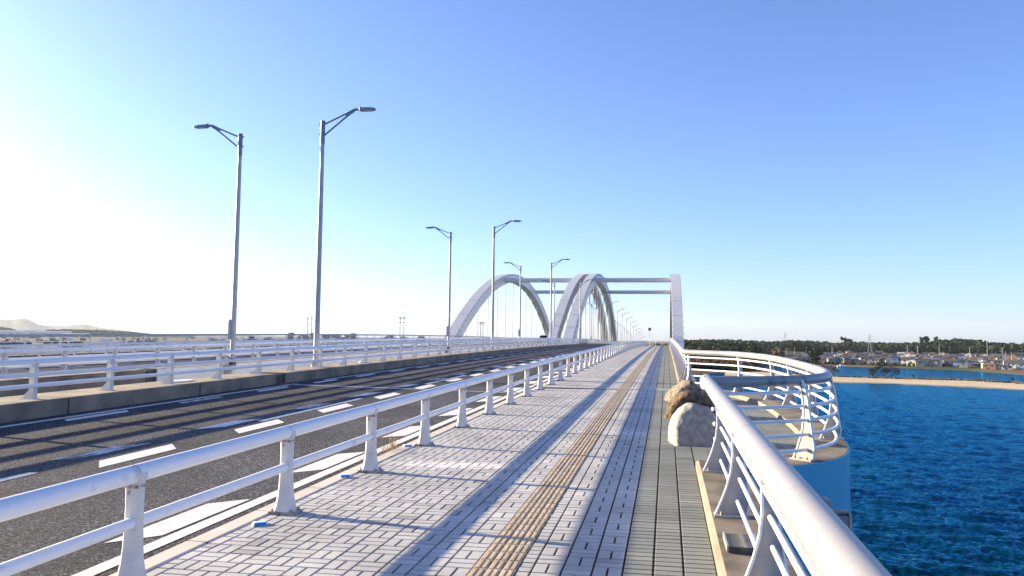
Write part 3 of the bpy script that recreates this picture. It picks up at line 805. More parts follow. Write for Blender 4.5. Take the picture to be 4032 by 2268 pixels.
# outer handrail of the second deck
out_r = tag(empty('handrail', (0,0,0)), 'white handrail on the far outer edge of the second bridge', 'handrail')
Xo = 2*AX-X1; line = [Vector((Xo, y, 0)) for y in frange(150, 5, 1)] if False else [Vector((Xo, y, 0)) for y in frange(5, 200, 1)]
mb = MB(); mb.tube([P(p_.x, p_.y, TZ) for p_ in line], .066, 16); mb.build('top_rail', M['tube'], out_r)
for z, o in BARS:
    mb = MB(); mb.tube([P(p_.x, p_.y, z) for p_ in offset(line, -o)], .0165, 8); mb.build('bar', M['rail'], out_r)
for Y in frange(6, 200, 2.13): put_post((pp, []), out_r, P(Xo, Y, .10), math.pi)

# (3) three-tube railings on the median kerbs
def med_post():
    mb = MB(); w = .045
    prof = [(.05,.0),(.05,.70),(-.045,.70),(-.05,.30),(-.055,.22),(-.085,.15),(-.15,.10),(-.20,.03),(-.20,.0)]
    n = len(prof)
    th = .02
    mb.add([(x,-th,z) for x,z in prof]+[(x,th,z) for x,z in prof], [tuple(range(n)), tuple(reversed(range(n,2*n)))]+[(k,n+k,n+(k+1)%n,(k+1)%n) for k in range(n)])
    mb.box((.05,0,.35), (.014,.10,.70)); mb.box((-.05,0,.47), (.012,.09,.46))
    mb.box((-.07,0,.006), (.30,.14,.012))
    return mb.build('post', M['post'])
mp = med_post()
def median(X, y0, y1, label, sgn):
    root = tag(empty('median_railing', (0,0,0)), label, 'railing')
    ys = frange(y0-1, y1+1, 1); fx = X+.065*sgn
    for nm, dz, r, xo in (('top_rail',.70,.062,X),('middle_rail',.47,.042,fx+.03*sgn),('lower_rail',.26,.042,fx+.03*sgn)):
        mb = MB(); mb.tube([P(xo, Y, .15+dz) for Y in ys], r, 14)
        if nm == 'top_rail':
            for Y in frange(y0, y0+42, 2.1): ring(mb, P(xo, Y, .15+dz), (0,1,.01), r+.0012)
        mb.build(nm, [M['rail'], M['seam']], root)
    for Y in frange(y0, y1, 2.1): put_post((mp, []), root, P(X, Y, .15), 0 if sgn > 0 else math.pi)
median(-11.93, .3, 202, 'white three-tube railing on the concrete kerb along the near edge of the gap', 1)
median(2*AX+12.0, 5.0, 207, 'white three-tube railing on the second bridge just across the gap', -1)
for o in (gp, gb, pp, pb, mp): bpy.data.objects.remove(o)

# ------------------------------------------------------------------ street lamps
def lamp(name, boxed):
    root = empty(name)
    mb = MB(); mb.tube([(0,0,0),(0,0,.05)], .19, 8); mb.tube([(0,0,.05),(0,0,3),(0,0,6),(0,0,8.3)], [.105,.096,.086,.074], 16)
    for k in range(4): mb.box((.1*math.cos(k*1.571+.78),.1*math.sin(k*1.571+.78),.12), (.09,.012,.16), k*1.571+.78)
    mb.build('pole', M['lamp'], root)
    mb = MB(); mb.tube([(0,0,8.1),(0,0,8.95)], .086, 16)
    for z in (8.45, 8.82): mb.tube([(-.14,0,z),(-.09,0,z)], .03, 8)
    mb.build('sleeve', M['lampdark'], root)
    mb = MB()
    mb.tube([(.08,0,8.83),(.95,0,9.20),(1.2,0,9.31),(1.42,0,9.33)], [.032,.034,.05,.05], 10)
    mb.tube([(.08,0,8.42),(.85,0,9.02),(1.2,0,9.27)], [.032,.034,.03], 10)
    v = [(.88,9.17),(1.22,9.32),(1.22,9.23),(.88,9.04)]
    mb.add([(x,-.018,z) for x,z in v]+[(x,.018,z) for x,z in v], [(0,1,2,3),(7,6,5,4),(0,4,5,1),(1,5,6,2),(2,6,7,3),(3,7,4,0)])
    mb.build('arm', M['lampdark'], root)
    mb = MB(); rings = []
    for x, hy, zt, zbm in ((1.40,.06,9.38,9.27),(1.44,.09,9.42,9.25),(1.47,.10,9.37,9.25),(1.65,.115,9.365,9.245),(1.85,.105,9.36,9.25),(1.98,.08,9.34,9.26),(2.03,.03,9.31,9.28)):
        rings.append([Vector((x,-hy,zbm)),Vector((x,hy,zbm)),Vector((x,hy,(zt+zbm)/2)),Vector((x,hy*.6,zt)),Vector((x,-hy*.6,zt)),Vector((x,-hy,(zt+zbm)/2))])
    mb.loft(rings, True, 0, False); hd = mb.build('lamp_head', M['lampdark'], root)
    mb = MB(); mb.box((1.72,0,9.242), (.38,.15,.014)); mb.build('lens', M['lens'], hd)
    if boxed:
        mb = MB(); mb.box((.22,0,-.03), (.90,.42,.06)); mb.loft([[Vector((x,y,z)) for x,z in ((.0,-.06),(.42,-.06),(.42,-.55),(.28,-.55))] for y in (-.14,.14)]); mb.build('bracket', M['lamp'], root)
        mb = MB(); mb.box((.105,.04,1.38), (.11,.14,.70)); mb.box((.105,.04,1.75), (.08,.1,.05)); mb.build('cable_box', M['lamp'], root)
        mb = MB(); mb.tube([(0,0,.06),(0,0,.30)], .131, 16); mb.build('base_band', M['black'], root)
    return root
lr = lamp('street_lamp', False); ll = lamp('street_lamp', True)
YR = [26.0,54.7,83.4,112.6,142,171,200.7,220.3,245.2,271.4,296.6,324.2,347.6,371.1,395.9]
YL = [26.7,56.5,85.5,112.6,142,170,198,224,251,279,306,334,362,390]
ch = kids(lr)
for i, Y in enumerate(YR):
    o = lr if i == 0 else copy_tree(lr, None, ch)
    o.location = P(-12.32, Y, .15)
    tag(o, 'grey street lamp with its arm pointing right, %s of its row' % ('nearest' if i == 0 else ordw(i)+' nearest'), 'street lamp', 'street lamps along the gap, arms to the right')
ch = kids(ll)
for i, Y in enumerate(YL):
    o = ll if i == 0 else copy_tree(ll, None, ch)
    o.location = P(-16.15, Y+.2, .05); o.rotation_euler = (0,0,math.pi)
    tag(o, 'grey street lamp with its arm pointing left, %s of its row' % ('nearest' if i == 0 else ordw(i)+' nearest'), 'street lamp', 'street lamps along the gap, arms to the left')

# ------------------------------------------------------------------ boulders
def boulder(name, label, c, dims, m, seed, faces, rz):
    import bmesh
    bm = bmesh.new(); bmesh.ops.create_icosphere(bm, subdivisions=5, radius=1)
    for v in bm.verts:
        d = v.co.normalized(); acc = 1.25**-11
        for n_, dist in faces:                    # cut flat facets
            dn = d.dot(Vector(n_).normalized())
            if dn > .02: acc += (dist/dn)**-11
        k = acc**(-1/11)*1.04
        p_ = d*k
        o = Vector((seed, seed*2, 0))
        k2 = 1+.055*mnoise.fractal(p_*1.6+o, .9, 2.2, 5)+.035*mnoise.fractal(p_*6+o, .8, 2.1, 4)
        v.co = Vector((p_.x*k2*dims[0], p_.y*k2*dims[1], p_.z*k2*dims[2]))
    me = bpy.data.meshes.new(name); bm.to_mesh(me); bm.free(); me.materials.append(m)
    for pl in me.polygons: pl.use_smooth = True
    o = bpy.data.objects.new(name, me); COL.objects.link(o); o.location = c; o.rotation_euler = (0,0,rz)
    return tag(o, label, 'boulder', 'boulders closing the balcony opening')
boulder('boulder', 'pale grey granite boulder with a flat face, nearest of the three by the railing', P(.37, 11.45, .12), (.33,.44,.44), M['rockgrey'], 3.1,
        [((.10,-1,.16),.76),((-1,-.10,.16),.90),((.9,-.2,.1),.94),((-.55,.05,.85),.97),((.22,.1,1),.93),((0,1,.2),.9)], R(4))
boulder('boulder', 'dark brown knobbly boulder, middle one of the three', P(.43, 14.7, .10), (.44,.5,.38), M['rockbrown'], 8.7,
        [((-.75,-.2,.6),.86),((.25,-1,.25),.78),((.6,0,.9),.92),((-1,0,0),1.0),((.1,-.1,1),.92)], R(-8))
boulder('boulder', 'tan and grey boulder, farthest of the three', P(.47, 18.0, .05), (.47,.55,.36), M['rocktan'], 5.4,
        [((-.8,0,.7),.82),((.1,-1,.1),.75),((.7,0,.7),.86),((-1,0,0),1.0)], R(10))

# ------------------------------------------------------------------ small things
t = tag(empty('kerb_light', P(.513, 5.74, .10)), 'flat dark plate fixture lying on the stained kerb under the handrail', 'light fixture')
mb = MB(); mb.box((0,0,.012), (.20,.36,.024)); mb.build('housing', M['steelplate'], t)
mb = MB(); mb.box((0,0,.034), (.215,.375,.02)); mb.build('lid', M['steelplate'], t)
for s_ in (-1,1):
    mb = MB(); mb.box((s_*.107,0,.03), (.012,.385,.046)); mb.build('trim', M['joint'], t)
t = tag(empty('bracket_box', P(X1, 2.80, TZ)), 'small grey box on a pale bracket outside the thick foreground handrail', 'bracket')
mb = MB(); mb.box((.078,.035,.018), (.018,.08,.026)); mb.box((.108,-.008,.0), (.06,.018,.010)); mb.box((.122,.0,-.042), (.05,.010,.076)); mb.box((.143,-.014,-.042), (.008,.034,.076)); mb.build('bracket', M['plate'], t)
mb = MB(); mb.box((.120,-.016,-.042), (.034,.022,.058)); mb.build('box', M['lampdark'], t)
refl = None
for i, (x, y, nm) in enumerate(((-3.29,5.98,'just before the second post of the footpath guard rail'),(-3.43,8.02,'beside the third post of the footpath guard rail'),(-3.47,10.22,'in front of the fourth post, by the dry weeds'),(-3.46,19.9,'far along the guard rail, before the steel joint'),(-3.46,24.2,'just past the steel joint'))):
    if refl is None:
        refl = empty('kerb_reflector')
        mb = MB(); mb.loft([[Vector((-.06,-.04,0)),Vector((.06,-.04,0)),Vector((.06,.04,0)),Vector((-.06,.04,0))],[Vector((-.045,-.022,.024)),Vector((.045,-.022,.024)),Vector((.045,.03,.024)),Vector((-.045,.03,.024))]]); mb.build('body', M['bluebase'], refl)
        mb = MB(); a = [Vector((-.050,-.0405,.002)),Vector((.050,-.0405,.002)),Vector((.042,-.0235,.0225)),Vector((-.042,-.0235,.0225))]
        nn = Vector((0,-.77,.63))*.003; mb.loft([a,[v+nn for v in a]]); mb.build('lens', M['blue'], refl); o = refl; chr_ = kids(refl)
    else: o = copy_tree(refl, None, chr_)
    o.location = Vector((x, y, zb(y)-.021 if x < -3.4 else pz(x,y)+.001)); o.rotation_euler = (0,0,R(38))
    tag(o, 'small blue reflector wedge %s' % nm, 'reflector', 'blue reflectors along the kerb')
mb = MB()
for i in range(70):
    b = P(-3.60+rng.uniform(-.05,.05), 9.9+rng.gauss(0,.16), -.03); h = rng.uniform(.05,.26)*(1 if abs(b.y-9.9)<.2 else .5); l = Vector((rng.uniform(-.12,.12), rng.uniform(-.12,.12), h)); w = Vector((rng.uniform(-1,1),rng.uniform(-1,1),0)).normalized()*.003
    mb.add([b-w, b+w, b+l*.6+w*.7, b+l*.6-w*.7], [(0,1,2,3)]); mb.add([b+l*.6-w*.7, b+l*.6+w*.7, b+l+Vector((l.x*.5,l.y*.5,0))], [(0,1,2)])
for i in range(60):
    b = P(-3.62+rng.uniform(-.05,.04), 9.35+rng.gauss(0,.28), -.03); l = Vector((rng.uniform(-.06,.06), rng.uniform(-.06,.06), rng.uniform(.02,.06))); w = Vector((rng.uniform(-1,1),rng.uniform(-1,1),0)).normalized()*.004
    mb.add([b-w, b+w, b+l], [(0,1,2)])
tag(mb.build('dry_weeds', M['straw']), 'tuft of dry straw-coloured weeds at the kerb foot by the fourth post', 'weeds')
for i, (x, y) in enumerate(((-12.15, 17.9), (-12.2, 30.2), (-16.95, 21.6))):
    t = tag(empty('drain_cover', P(x, y, .151)), ('pale oval cover on the near median kerb before the first lamp','pale oval cover on the near median kerb just past the first lamp','pale oval cover on the second kerb across the gap')[i], 'cover', 'oval covers on the median kerbs')
    mb = MB(); mb.loft([[Vector((.16*math.cos(a*.524), .42*math.sin(a*.524), z)) for a in range(12)] for z in (0,.035)]); mb.build('lid', M['rail'], t)
# round sign seen from behind on the crest, and a marker post
t = tag(empty('round_sign', P(-2.66, 126.4, -.03)), 'grey back of a round sign on a thin post at the crest of the footpath', 'sign')
mb = MB(); mb.tube([(0,0,0),(0,0,2.75)], .032, 10); mb.build('post', M['rail'], t)
mb = MB(); mb.tube([(0,-.05,2.62),(0,-.035,2.62)], .25, 28, True, 0, False); mb.build('disc', M['signback'], t)
t = tag(empty('marker_post', P(-1.75, 130.0, -.03)), 'short pale marker post at the end of the visible footpath', 'post')
mb = MB(); mb.tube([(0,0,0),(0,0,.85)], .04, 10); mb.build('shaft', M['rail'], t)
mb = MB(); mb.tube([(0,0,.85),(0,0,.95)], .045, 10); mb.build('cap', M['lampdark'], t)
# dark car on the second deck, only its roof showing above the railings
cx_, cy_ = -18.35, 118.0; cz_ = zb(cy_)-.18
t = tag(empty('car', (cx_, cy_, cz_)), 'dark car on the second bridge with only its roof above the railings', 'car')
def carbody(sec, name, mt, par):
    mb = MB(); rings = []
    for y, hw, z0, z1 in sec: rings.append([Vector((-hw,y,z0)),Vector((hw,y,z0)),Vector((hw,y,(z0+z1)/2)),Vector((hw*.88,y,z1)),Vector((-hw*.88,y,z1)),Vector((-hw,y,(z0+z1)/2))])
    mb.loft(rings, True, 0, True); return mb.build(name, mt, par)
carbody([(-2.1,.72,.35,.70),(-1.9,.84,.25,.86),(-.9,.86,.22,.95),(1.2,.86,.22,.98),(1.9,.84,.25,.95),(2.1,.78,.35,.80)], 'body', M['carpaint'], t)
rf = carbody([(-1.15,.80,.90,.96),(-.45,.74,.92,1.45),(.9,.74,.92,1.50),(1.65,.78,.92,1.02)], 'cabin', M['glass'], t)
mb = MB(); mb.loft([[Vector((-.62,-.5,1.455)),Vector((.62,-.5,1.455)),Vector((.62,1.0,1.505)),Vector((-.62,1.0,1.505))],[Vector((-.55,-.4,1.50)),Vector((.55,-.4,1.50)),Vector((.55,.95,1.54)),Vector((-.55,.95,1.54))]]); mb.build('roof', M['carpaint'], t)
for x in (-.8,.8):
    for y in (-1.35,1.35):
        mb = MB(); mb.tube([(x-.1,y,.32),(x+.1,y,.32)], .32, 20); w = mb.build('wheel', M['rubber'], t)
        mb = MB(); mb.tube([(x-.105,y,.32),(x+.105,y,.32)], .19, 16); mb.build('rim', M['steel'], w)

# ------------------------------------------------------------------ far shore: houses, boats, trees, pylons
WALLC = {'white':(.55,.55,.54),'cream':(.40,.34,.26),'grey':(.22,.23,.25),'pale blue':(.28,.35,.44),'brown':(.14,.10,.07),'beige':(.36,.30,.23)}
ROOFC = {'dark grey':(.055,.06,.07),'slate blue':(.09,.115,.16),'brown':(.13,.085,.065),'light grey':(.30,.31,.33)}
for k, c in WALLC.items(): M['w_'+k] = mat('wall_'+k.replace(' ','_'), c, tuple(v*.88 for v in c), .6, 4, .8)
for k, c in ROOFC.items(): M['r_'+k] = mat('roof_'+k.replace(' ','_'), c, tuple(v*1.2 for v in c), .8, 4, .7)
def housemesh(w, d, h, rh, hip, wm, rm, root):
    mb = MB()
    if hip: mb.box((0,0,h/2-.5), (w,d,h+1))
    else:
        pr = [(-d/2,-1),(d/2,-1),(d/2,h),(0,h+rh),(-d/2,h)]
        mb.loft([[Vector((x,y,z)) for y,z in pr] for x in (-w/2,w/2)])
    mb.build('wall', wm, root)
    mb = MB(); o = .55
    if hip:
        a = [Vector((x,y,h)) for x,y in ((-w/2-o,-d/2-o),(w/2+o,-d/2-o),(w/2+o,d/2+o),(-w/2-o,d/2+o))]
        rl = max(w-d,.6)/2
        b = [Vector((-rl,-.05,h+rh)),Vector((rl,-.05,h+rh)),Vector((rl,.05,h+rh)),Vector((-rl,.05,h+rh))]
        mb.loft([[v-Vector((0,0,.25)) for v in a], a, b])
    else:
        sl = rh/(d/2)
        for s_ in (-1,1):
            pr = [(0,h+rh+.05),(s_*(d/2+o),h-o*sl+.05),(s_*(d/2+o),h-o*sl+.28),(0,h+rh+.30)]
            mb.loft([[Vector((x,y,z)) for y,z in (pr if s_ < 0 else pr[::-1])] for x in (-w/2-o,w/2+o)])
    mb.build('roof', rm, root)
    for (x,y,z,sx,sy) in ((-w*.25,-d/2,h*.72,1.2,.1),(w*.22,-d/2,h*.72,1.1,.1),(-w*.1,-d/2,h*.25,1.5,.1),(-w/2,0,h*.7,.1,1.0)):
        mb = MB(); mb.box((x,y,z), (sx,sy,.9)); mb.build('window', M['glass'], root)
ROWS = [('waterfront row',38,3055,4030,34,0),('second row',66,3070,4030,34,0),('third row',100,3120,4030,34,0),('fourth row',145,3170,4030,32,0),('back row',205,3300,4030,26,0)]
for rn, s_, x0, x1, cnt, hh in ROWS:
    for i in range(cnt):
        px = x0+(x1-x0)*(i+.5)/cnt+rng.uniform(-9,9); azd = math.degrees(AZ(px)); dist = max(shore(azd),600)+s_+rng.uniform(-14,14)
        wc = rng.choices(list(WALLC), [8,4,3,2,2,2])[0]; rc = rng.choices(list(ROOFC), [5,3,3,1])[0]
        hip = rng.random() < .45; w = rng.uniform(5,8.2); d = rng.uniform(4.4,6); two = rng.random() < .75
        h = (3.7 if two else 2.3)*rng.uniform(.92,1.1)
        t = empty('house', pol(azd, dist, land_z(azd, dist)), -R(azd)+rng.choice([0,math.pi/2])+rng.uniform(-.25,.25))
        housemesh(w, d, h, rng.uniform(.9,1.6), hip, M['w_'+wc], M['r_'+rc], t)
        tag(t, '%s%s house with %s %s roof, %s from left in %s' % ('tall ' if two else 'low ', wc, rc, 'hip' if hip else 'gable', ordw(i), rn), 'house', 'houses on the far right shore')
# the tall pale gable house by the water
azd = math.degrees(AZ(3518)); t = empty('house', pol(azd, 680, land_z(azd,680)), -R(azd)+math.pi/2)
housemesh(9, 6.6, 6.0, 1.6, False, M['w_pale blue'], M['r_slate blue'], t)
tag(t, 'plain pale blue gable-ended house standing right at the water edge', 'house')
azd = math.degrees(AZ(3785)); t = empty('house', pol(azd, 668, land_z(azd,668)), -R(azd)+math.pi/2)
housemesh(12, 11, 3.6, 2.6, False, M['w_pale blue'], M['r_slate blue'], t)
tag(t, 'broad low pale blue boathouse with a wide gable at the water edge', 'boathouse')

def boat(px, py, L_, mast, label, two=False, rz=0):
    p_ = G(px, py, WZ); t = tag(empty('boat', p_, rz), label, 'boat', 'small boats on the far water')
    mb = MB(); rings = []
    for f, hw, kz, gz in ((-.5,.75,-.1,.75),(-.3,1,-.3,.7),(.1,1,-.35,.75),(.35,.6,-.25,.9),(.5,.06,.3,1.1)):
        w = L_*.16*hw; rings.append([Vector((L_*f,-w,gz)),Vector((L_*f,-w*.6,kz)),Vector((L_*f,w*.6,kz)),Vector((L_*f,w,gz))])
    mb.loft(rings); mb.build('hull', M['boat'], t)
    mb = MB(); mb.box((-.03*L_,0,1.15), (L_*.32,L_*.17,.95)); c = mb.build('cabin', M['boat'], t)
    mb = MB(); mb.box((-.03*L_,0,1.3), (L_*.325,L_*.175,.32)); mb.build('window', M['boattrim'], c)
    if mast:
        for k in range(2 if two else 1):
            mb = MB(); mb.tube([(.1*L_-k*.4*L_,0,.7),(.1*L_-k*.4*L_,0,mast)], .09, 6); mb.build('mast', M['pole'], t)
        mb = MB(); mb.tube([(.1*L_,0,1.9),(-.4*L_,0,2.0)], .1, 6); mb.build('boom', M['pole'], t)
boat(3313,1444.5,6.5,7.5,'white sailing boat moored left of the bare spreading tree',False,.3)
boat(3465,1434.5,5,0,'tiny white motor boat close to the mud bank left of centre',False,.1)
boat(3517,1444,6.5,5.5,'white sailing boat moored right of the bare spreading tree',False,-.2)
boat(3654,1438.5,6,0,'white motor boat near the bank, left one of three alike',False,1.2)
boat(3780,1442,7.5,0,'white cabin boat in front of the broad boathouse',False,.4)
boat(3880,1447,7,0,'cream motor boat near the bank, right of the boathouse',False,1.0)
boat(3978,1456,11,13,'largest white yacht with two masts at the right edge',True,.2)

def tree(name, label, base, h, kind, m, group=None, seed=0, cw=1.0):
    r2 = random.Random(seed); t = tag(empty(name, base), label, 'tree' if kind != 'bush' else 'bush', group)
    mb = MB(); tips = []
    def limb(a, d, l, r, lev):
        b = a+d*l; mid = a+d*l*.5+Vector((r2.uniform(-1,1),r2.uniform(-1,1),r2.uniform(-.3,.5)))*l*.09
        mb.tube([a,mid,b], [r,r*.8,r*.6], 6, False); 
        if lev == 0: tips.append(b); return
        for _ in range(3 if lev > 1 else 3):
            sp = .75 if kind == 'bare' else .8
            nd = (d+Vector((r2.uniform(-sp,sp), r2.uniform(-sp,sp), r2.uniform(-.2,.55)))).normalized(); limb(b, nd, l*r2.uniform(.55,.8), r*.55, lev-1)
    if kind == 'bare':
        for q_ in range(6): limb(Vector((r2.uniform(-.3,.3),r2.uniform(-.3,.3),-.3)), Vector((-1.9+3.8*q_/5+r2.uniform(-.25,.25), r2.uniform(-.6,.6), .95)).normalized(), h*.58, .16, 3)
        mb.build('trunk', M['bark'], t)
        mb = MB()
        for p_ in tips: leafcloud(mb, p_, (.8,.6,.25), 9, .30, 0, .2)
        mb.build('twigs', m, t)
    else:
        limb(Vector((0,0,-.3)), Vector((r2.uniform(-.15,.15),0,1)), h*.5, h*.03, 2); mb.build('trunk', M['bark'], t)
        mb = MB()
        for p_ in tips: leafcloud(mb, p_, (h*.17*cw,h*.17*cw,h*.10), 60, h*.035)
        for k in range(7): leafcloud(mb, Vector((r2.uniform(-.2,.2)*h*cw, r2.uniform(-.2,.2)*h*cw, h*r2.uniform(.45,.92))), (h*.19*cw,h*.19*cw,h*.11), 60, h*.035)
        mb.build('crown', m, t)
    return t
tree('pine_tree', 'dark pine on the sandbar just right of the balcony rail', G(3211,1474,-17.2), 12.0, 'pine', M['leafdark'], None, 3)
tree('bare_tree', 'thin bare tree leaning right beside the dark pine', G(3254,1482,-17.2), 4.6, 'bare', M['leafbrown'], None, 5)
tree('bare_tree', 'wide bare tree with a flat spreading crown in the middle of the sandbar', G(3487,1488,-17.2), 5.2, 'bare', M['leafdark'], None, 9)
tree('bare_tree', 'bare tree left half of the sandbar pair, shorter and denser', G(3460,1487,-17.2), 4.2, 'bare', M['leafdark'], None, 12)
tree('low_bush', 'small dark bush on the sandbar crest left of the spreading tree', G(3437,1487,-17.2), 2.0, 'bush', M['leafdark'], None, 21)
tree('low_bush', 'small bush on the sandbar crest right of the spreading tree', G(3597,1491,-17.2), 1.8, 'bush', M['leafdark'], None, 22)
tree('low_bush', 'low bush at the right end of the sandbar crest', G(3985,1507,-17.2), 2.2, 'bush', M['leafdark'], None, 23)
t = tag(empty('leaning_snag', G(3855,1500,-17.2)), 'single thin dead trunk leaning left over the sandbar', 'tree')
mb = MB(); mb.tube([(0,0,-.3),(-.8,0,1.6),(-2.2,0,3.4),(-4.2,0,4.6)], [.14,.11,.07,.03], 6); mb.tube([(-.8,0,1.6),(-.2,0,2.8)], [.06,.02], 5); mb.tube([(-2.2,0,3.4),(-2.3,0,4.4)], [.05,.02], 5); mb.build('trunk', M['bark'], t)
for i, (px, h) in enumerate(((3330,15.5),(3352,13),(3632,17),(3648,15),(3690,15.5))):
    azd = math.degrees(AZ(px)); d = 1000+i*7
    tree('tall_pine', ('tall umbrella pine rising above the wood, leftmost of five','lower pine leaning on the leftmost tall pine','tallest flat-topped pine above the middle of the wood','slim pine right of the tallest flat-topped one','lone pointed pine at the foot of the high wood')[i], pol(azd, d, land_z(azd,d)), h, 'pine', M['leafdark'], 'pines standing above the wood', 40+i, .42)
for i, (px, h, d) in enumerate(((1150,16.5,900),(1195,15.5,920),(1225,17.5,905),(1290,17.3,900),(1335,17.2,930),(1365,16.5,910),(1395,16.8,900),(1540,15.3,950),(1590,15.2,930),(1660,15.0,920),(980,13.5,950),(1060,13.2,930))):
    azd = math.degrees(AZ(px)); tree('bank_tree', 'bushy tree showing over the railings, %s from left on the left bank' % ordw(sorted([1150,1195,1225,1290,1335,1365,1395,1540,1590,1660,980,1060]).index(px)), pol(azd, d, land_z(azd,d)), h, 'pine', M['leafdark'], 'trees on the left bank', 60+i)

def pylon(px, d, ztop, label):
    azd = math.degrees(AZ(px)); g = land_z(azd, d); h = ztop-g
    t = tag(empty('power_pylon', pol(azd, d, g), -R(azd)), label, 'pylon', 'pylons behind the houses')
    mb = MB(); b = h*.085
    def cpt(sx, sy, f): 
        w = b*(1-f)**1.3*1+.5*(f)+.25; return Vector((sx*w, sy*w, h*f))
    for sx in (-1,1):
        for sy in (-1,1): mb.tube([cpt(sx,sy,f/8) for f in range(9)], .16, 5, False)
    for k in range(8):
        f0, f1 = k/8, (k+1)/8
        for sx in (-1,1):
            mb.tube([cpt(sx,-1,f0), cpt(sx,1,f1)], .09, 4, False); mb.tube([cpt(-1,sx,f0), cpt(1,sx,f1)], .09, 4, False); mb.tube([cpt(1,sx,f0), cpt(-1,sx,f1)], .09, 4, False)
    mb.build('lattice', M['steel'], t)
    for f, w in ((.72,.09),(.82,.075),(.92,.06)):
        mb = MB(); mb.tube([(-h*w,0,h*f),(0,0,h*f+.8),(h*w,0,h*f)], .14, 5); mb.build('cross_arm', M['steel'], t)
pylon(3091, 1500, 17.5, 'steel pylon rising above the left end of the wood')
pylon(3424, 930, 9.3, 'steel pylon standing in front of the wood behind the middle houses')
for i, (px, s_, h) in enumerate(((3066,60,11),(3095,70,11),(3128,70,11.5),(3176,80,11.5),(3202,80,11),(3276,130,11),(3572,190,11.5),(3613,190,11.5),(3697,200,11),(3817,210,10.5),(3886,180,17),(3945,200,10.5))):
    azd = math.degrees(AZ(px)); d = max(shore(azd),600)+s_
    t = tag(empty('utility_pole', pol(azd, d, land_z(azd,d)), -R(azd)), 'thin pale utility pole among the houses, %s from left' % ordw(i), 'utility pole', 'utility poles among the houses')
    mb = MB(); mb.tube([(0,0,0),(0,0,h)], [.2,.12], 6); mb.build('shaft', M['pole'], t)
    mb = MB(); mb.box((0,0,h-.7), (1.8,.12,.12)); mb.build('cross_arm', M['pole'], t)
for i, (px, py) in enumerate(((2721,1363),(2738,1394))):
    azd = math.degrees(AZ(px)); d = 560+i*20; zt = ray(px,py).z/math.hypot(ray(px,py).x, ray(px,py).y)*d
    g = land_z(azd, d); t = tag(empty('shore_lamp', pol(azd, d, g)), ('pale shore lamp post over the corner of the balcony rail','shorter pale post right of the shore lamp')[i], 'lamp post')
    mb = MB(); mb.tube([(0,0,0),(0,0,zt-g)], .13, 6); mb.build('shaft', M['pole'], t)
    mb = MB(); mb.box((-.6,0,zt-g), (1.3,.2,.14)); mb.build('head', M['pole'], t)

# left bank: floodlight masts and factory sheds
for i, (px, py, dd) in enumerate(((1212,1249,0),(1228,1247,25),(1576,1247,0),(1591,1247,20),(1893,1268,0),(1902,1268,20))):
    d = 1000+dd; r_ = ray(px,py); zt = r_.z/math.hypot(r_.x,r_.y)*d; azd = math.degrees(math.atan2(r_.x,r_.y)); g = land_z(azd,d)
    t = tag(empty('floodlight_mast', pol(azd,d,g), -R(azd)), '%s mast of the %s pair of sports-ground floodlights' % (('left','right')[i%2], ('leftmost','middle','rightmost and lowest')[i//2]), 'floodlight mast', 'sports ground floodlights on the left bank')
    h = zt-g; mb = MB(); mb.tube([(0,0,0),(0,0,h)], [.55,.4], 8); mb.build('mast', M['mast'], t)
    for k, z in enumerate((h-.6, h-2.6, h-7.5)):
        mb = MB(); w = (6.5,6.5,4)[k]
        if i//2 == 0: w *= .6
        if i//2 == 2 and k == 2: continue
        mb.box((0,0,z), (w,.25,.22)); mb2 = mb.build('lamp_bar', M['mast'], t)
        mb = MB()
        for q_ in range(4): mb.box((-w/2+w*(q_+.5)/4,-.4,z), (w/4*.6,.5,.9))
        mb.build('lamp_bank', M['mast'], mb2)
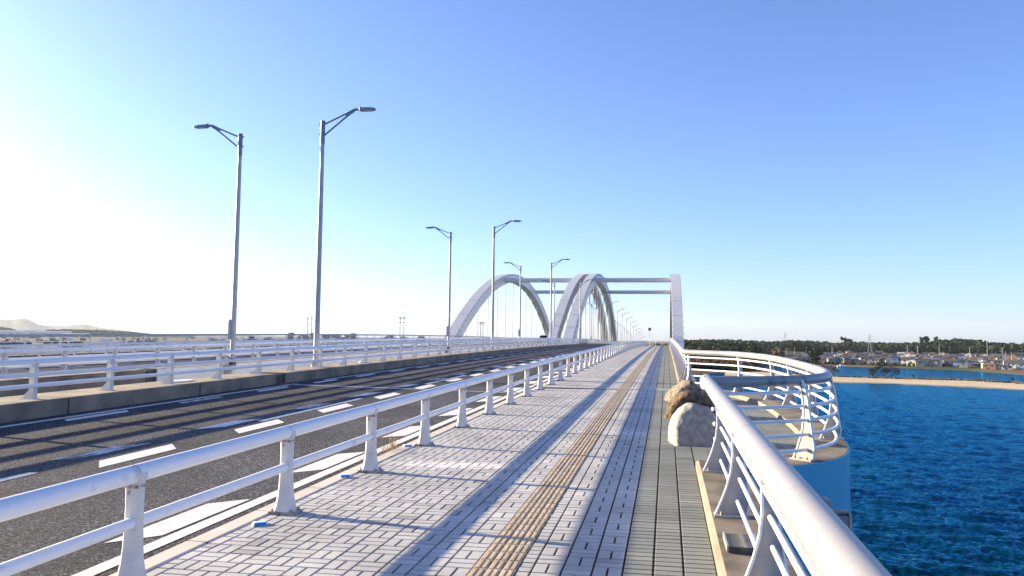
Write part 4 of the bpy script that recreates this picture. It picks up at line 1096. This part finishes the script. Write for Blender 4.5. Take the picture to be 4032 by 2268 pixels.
for i, (x0, x1, y1, dd, nm) in enumerate(((10,72,1304,0,'pale low factory shed at the left edge with a raised roof light'),(84,158,1301.5,60,'tallest pale factory block in the middle of the left skyline'),(160,258,1307,30,'long low pale factory shed right of the tallest block'),(260,335,1315.5,-200,'very low pale shed at the right end of the factory row'))):
    d = 3000+dd; xm = (x0+x1)/2; azd = math.degrees(AZ(xm)); w = (x1-x0)/F_PX*d/math.cos(R(azd)+YAW)*.94; r_ = ray(xm,y1); zt = r_.z/math.hypot(r_.x,r_.y)*d
    g = land_z(azd,d); t = tag(empty('factory_shed', pol(azd,d,g), -R(azd)), nm, 'factory', 'pale factory sheds on the left shore')
    hh = zt-g; mb = MB(); mb.box((0,0,hh/2), (w,30,hh)); mb.build('wall', M['shed'], t)
    mb = MB(); mb.loft([[Vector((x,y,z)) for y,z in ((-15.5,hh),(15.5,hh),(0,hh+2.5))] for x in (-w/2-.5,w/2+.5)]); mb.build('roof', M['shedroof'], t)
    for k in range(3):
        mb = MB(); mb.box((-w*.3+k*w*.3,-15.05,hh*.3), (w*.12,.2,hh*.35)); mb.build('door', M['lampdark'], t)
for i, (px, py) in enumerate(((420,1331),(275,1330))):
    azd = math.degrees(AZ(px)); d = 1600; t = tag(empty('greenhouse', pol(azd,d,land_z(azd,d)), -R(azd)), ('long white greenhouse in the fields on the left bank','shorter pale hut left of the long greenhouse')[i], 'greenhouse')
    w = (20,9)[i]; mb = MB(); mb.box((0,0,1.5),(w,8,4)); mb.build('wall', M['shed'], t)
    mb = MB(); mb.loft([[Vector((x,y,z)) for y,z in ((-4.2,3.5),(4.2,3.5),(0,5))] for x in (-w/2-.2,w/2+.2)]); mb.build('roof', M['boat'], t)

# ------------------------------------------------------------------ light
SUN_EL, SUN_AZ = R(13.6), R(-78.7)          # azimuth from +Y, negative = left
sd = Vector((math.sin(SUN_AZ)*math.cos(SUN_EL), math.cos(SUN_AZ)*math.cos(SUN_EL), math.sin(SUN_EL)))
sl = bpy.data.lights.new('sun', 'SUN'); sl.energy = 5.0; sl.angle = R(.5); sl.color = (1.0,.80,.50)
so = bpy.data.objects.new('sun', sl); COL.objects.link(so); so.rotation_euler = (-sd).to_track_quat('-Z','Y').to_euler()
W = bpy.data.worlds.new('World'); S.world = W; W.use_nodes = True; nt = W.node_tree
sk = nt.nodes.new('ShaderNodeTexSky'); sk.sky_type = 'NISHITA'; sk.sun_disc = False
sk.sun_elevation = SUN_EL; sk.sun_rotation = SUN_AZ; sk.air_density = .7; sk.dust_density = 1.0; sk.ozone_density = 3.4; sk.altitude = 20
bg = nt.nodes['Background']; bg.inputs[1].default_value = .08
mx = nt.nodes.new('ShaderNodeMix'); mx.data_type = 'RGBA'; mx.blend_type = 'MULTIPLY'; mx.inputs[0].default_value = 1; mx.inputs[7].default_value = (.99,1.005,1.2,1)
nt.links.new(sk.outputs[0], mx.inputs[6]); nt.links.new(mx.outputs[2], bg.inputs[0])
vs_ = S.view_settings; vs_.view_transform = 'Standard'; vs_.look = 'None'; vs_.gamma = 1; vs_.exposure = 1.85; vs_.use_curve_mapping = False
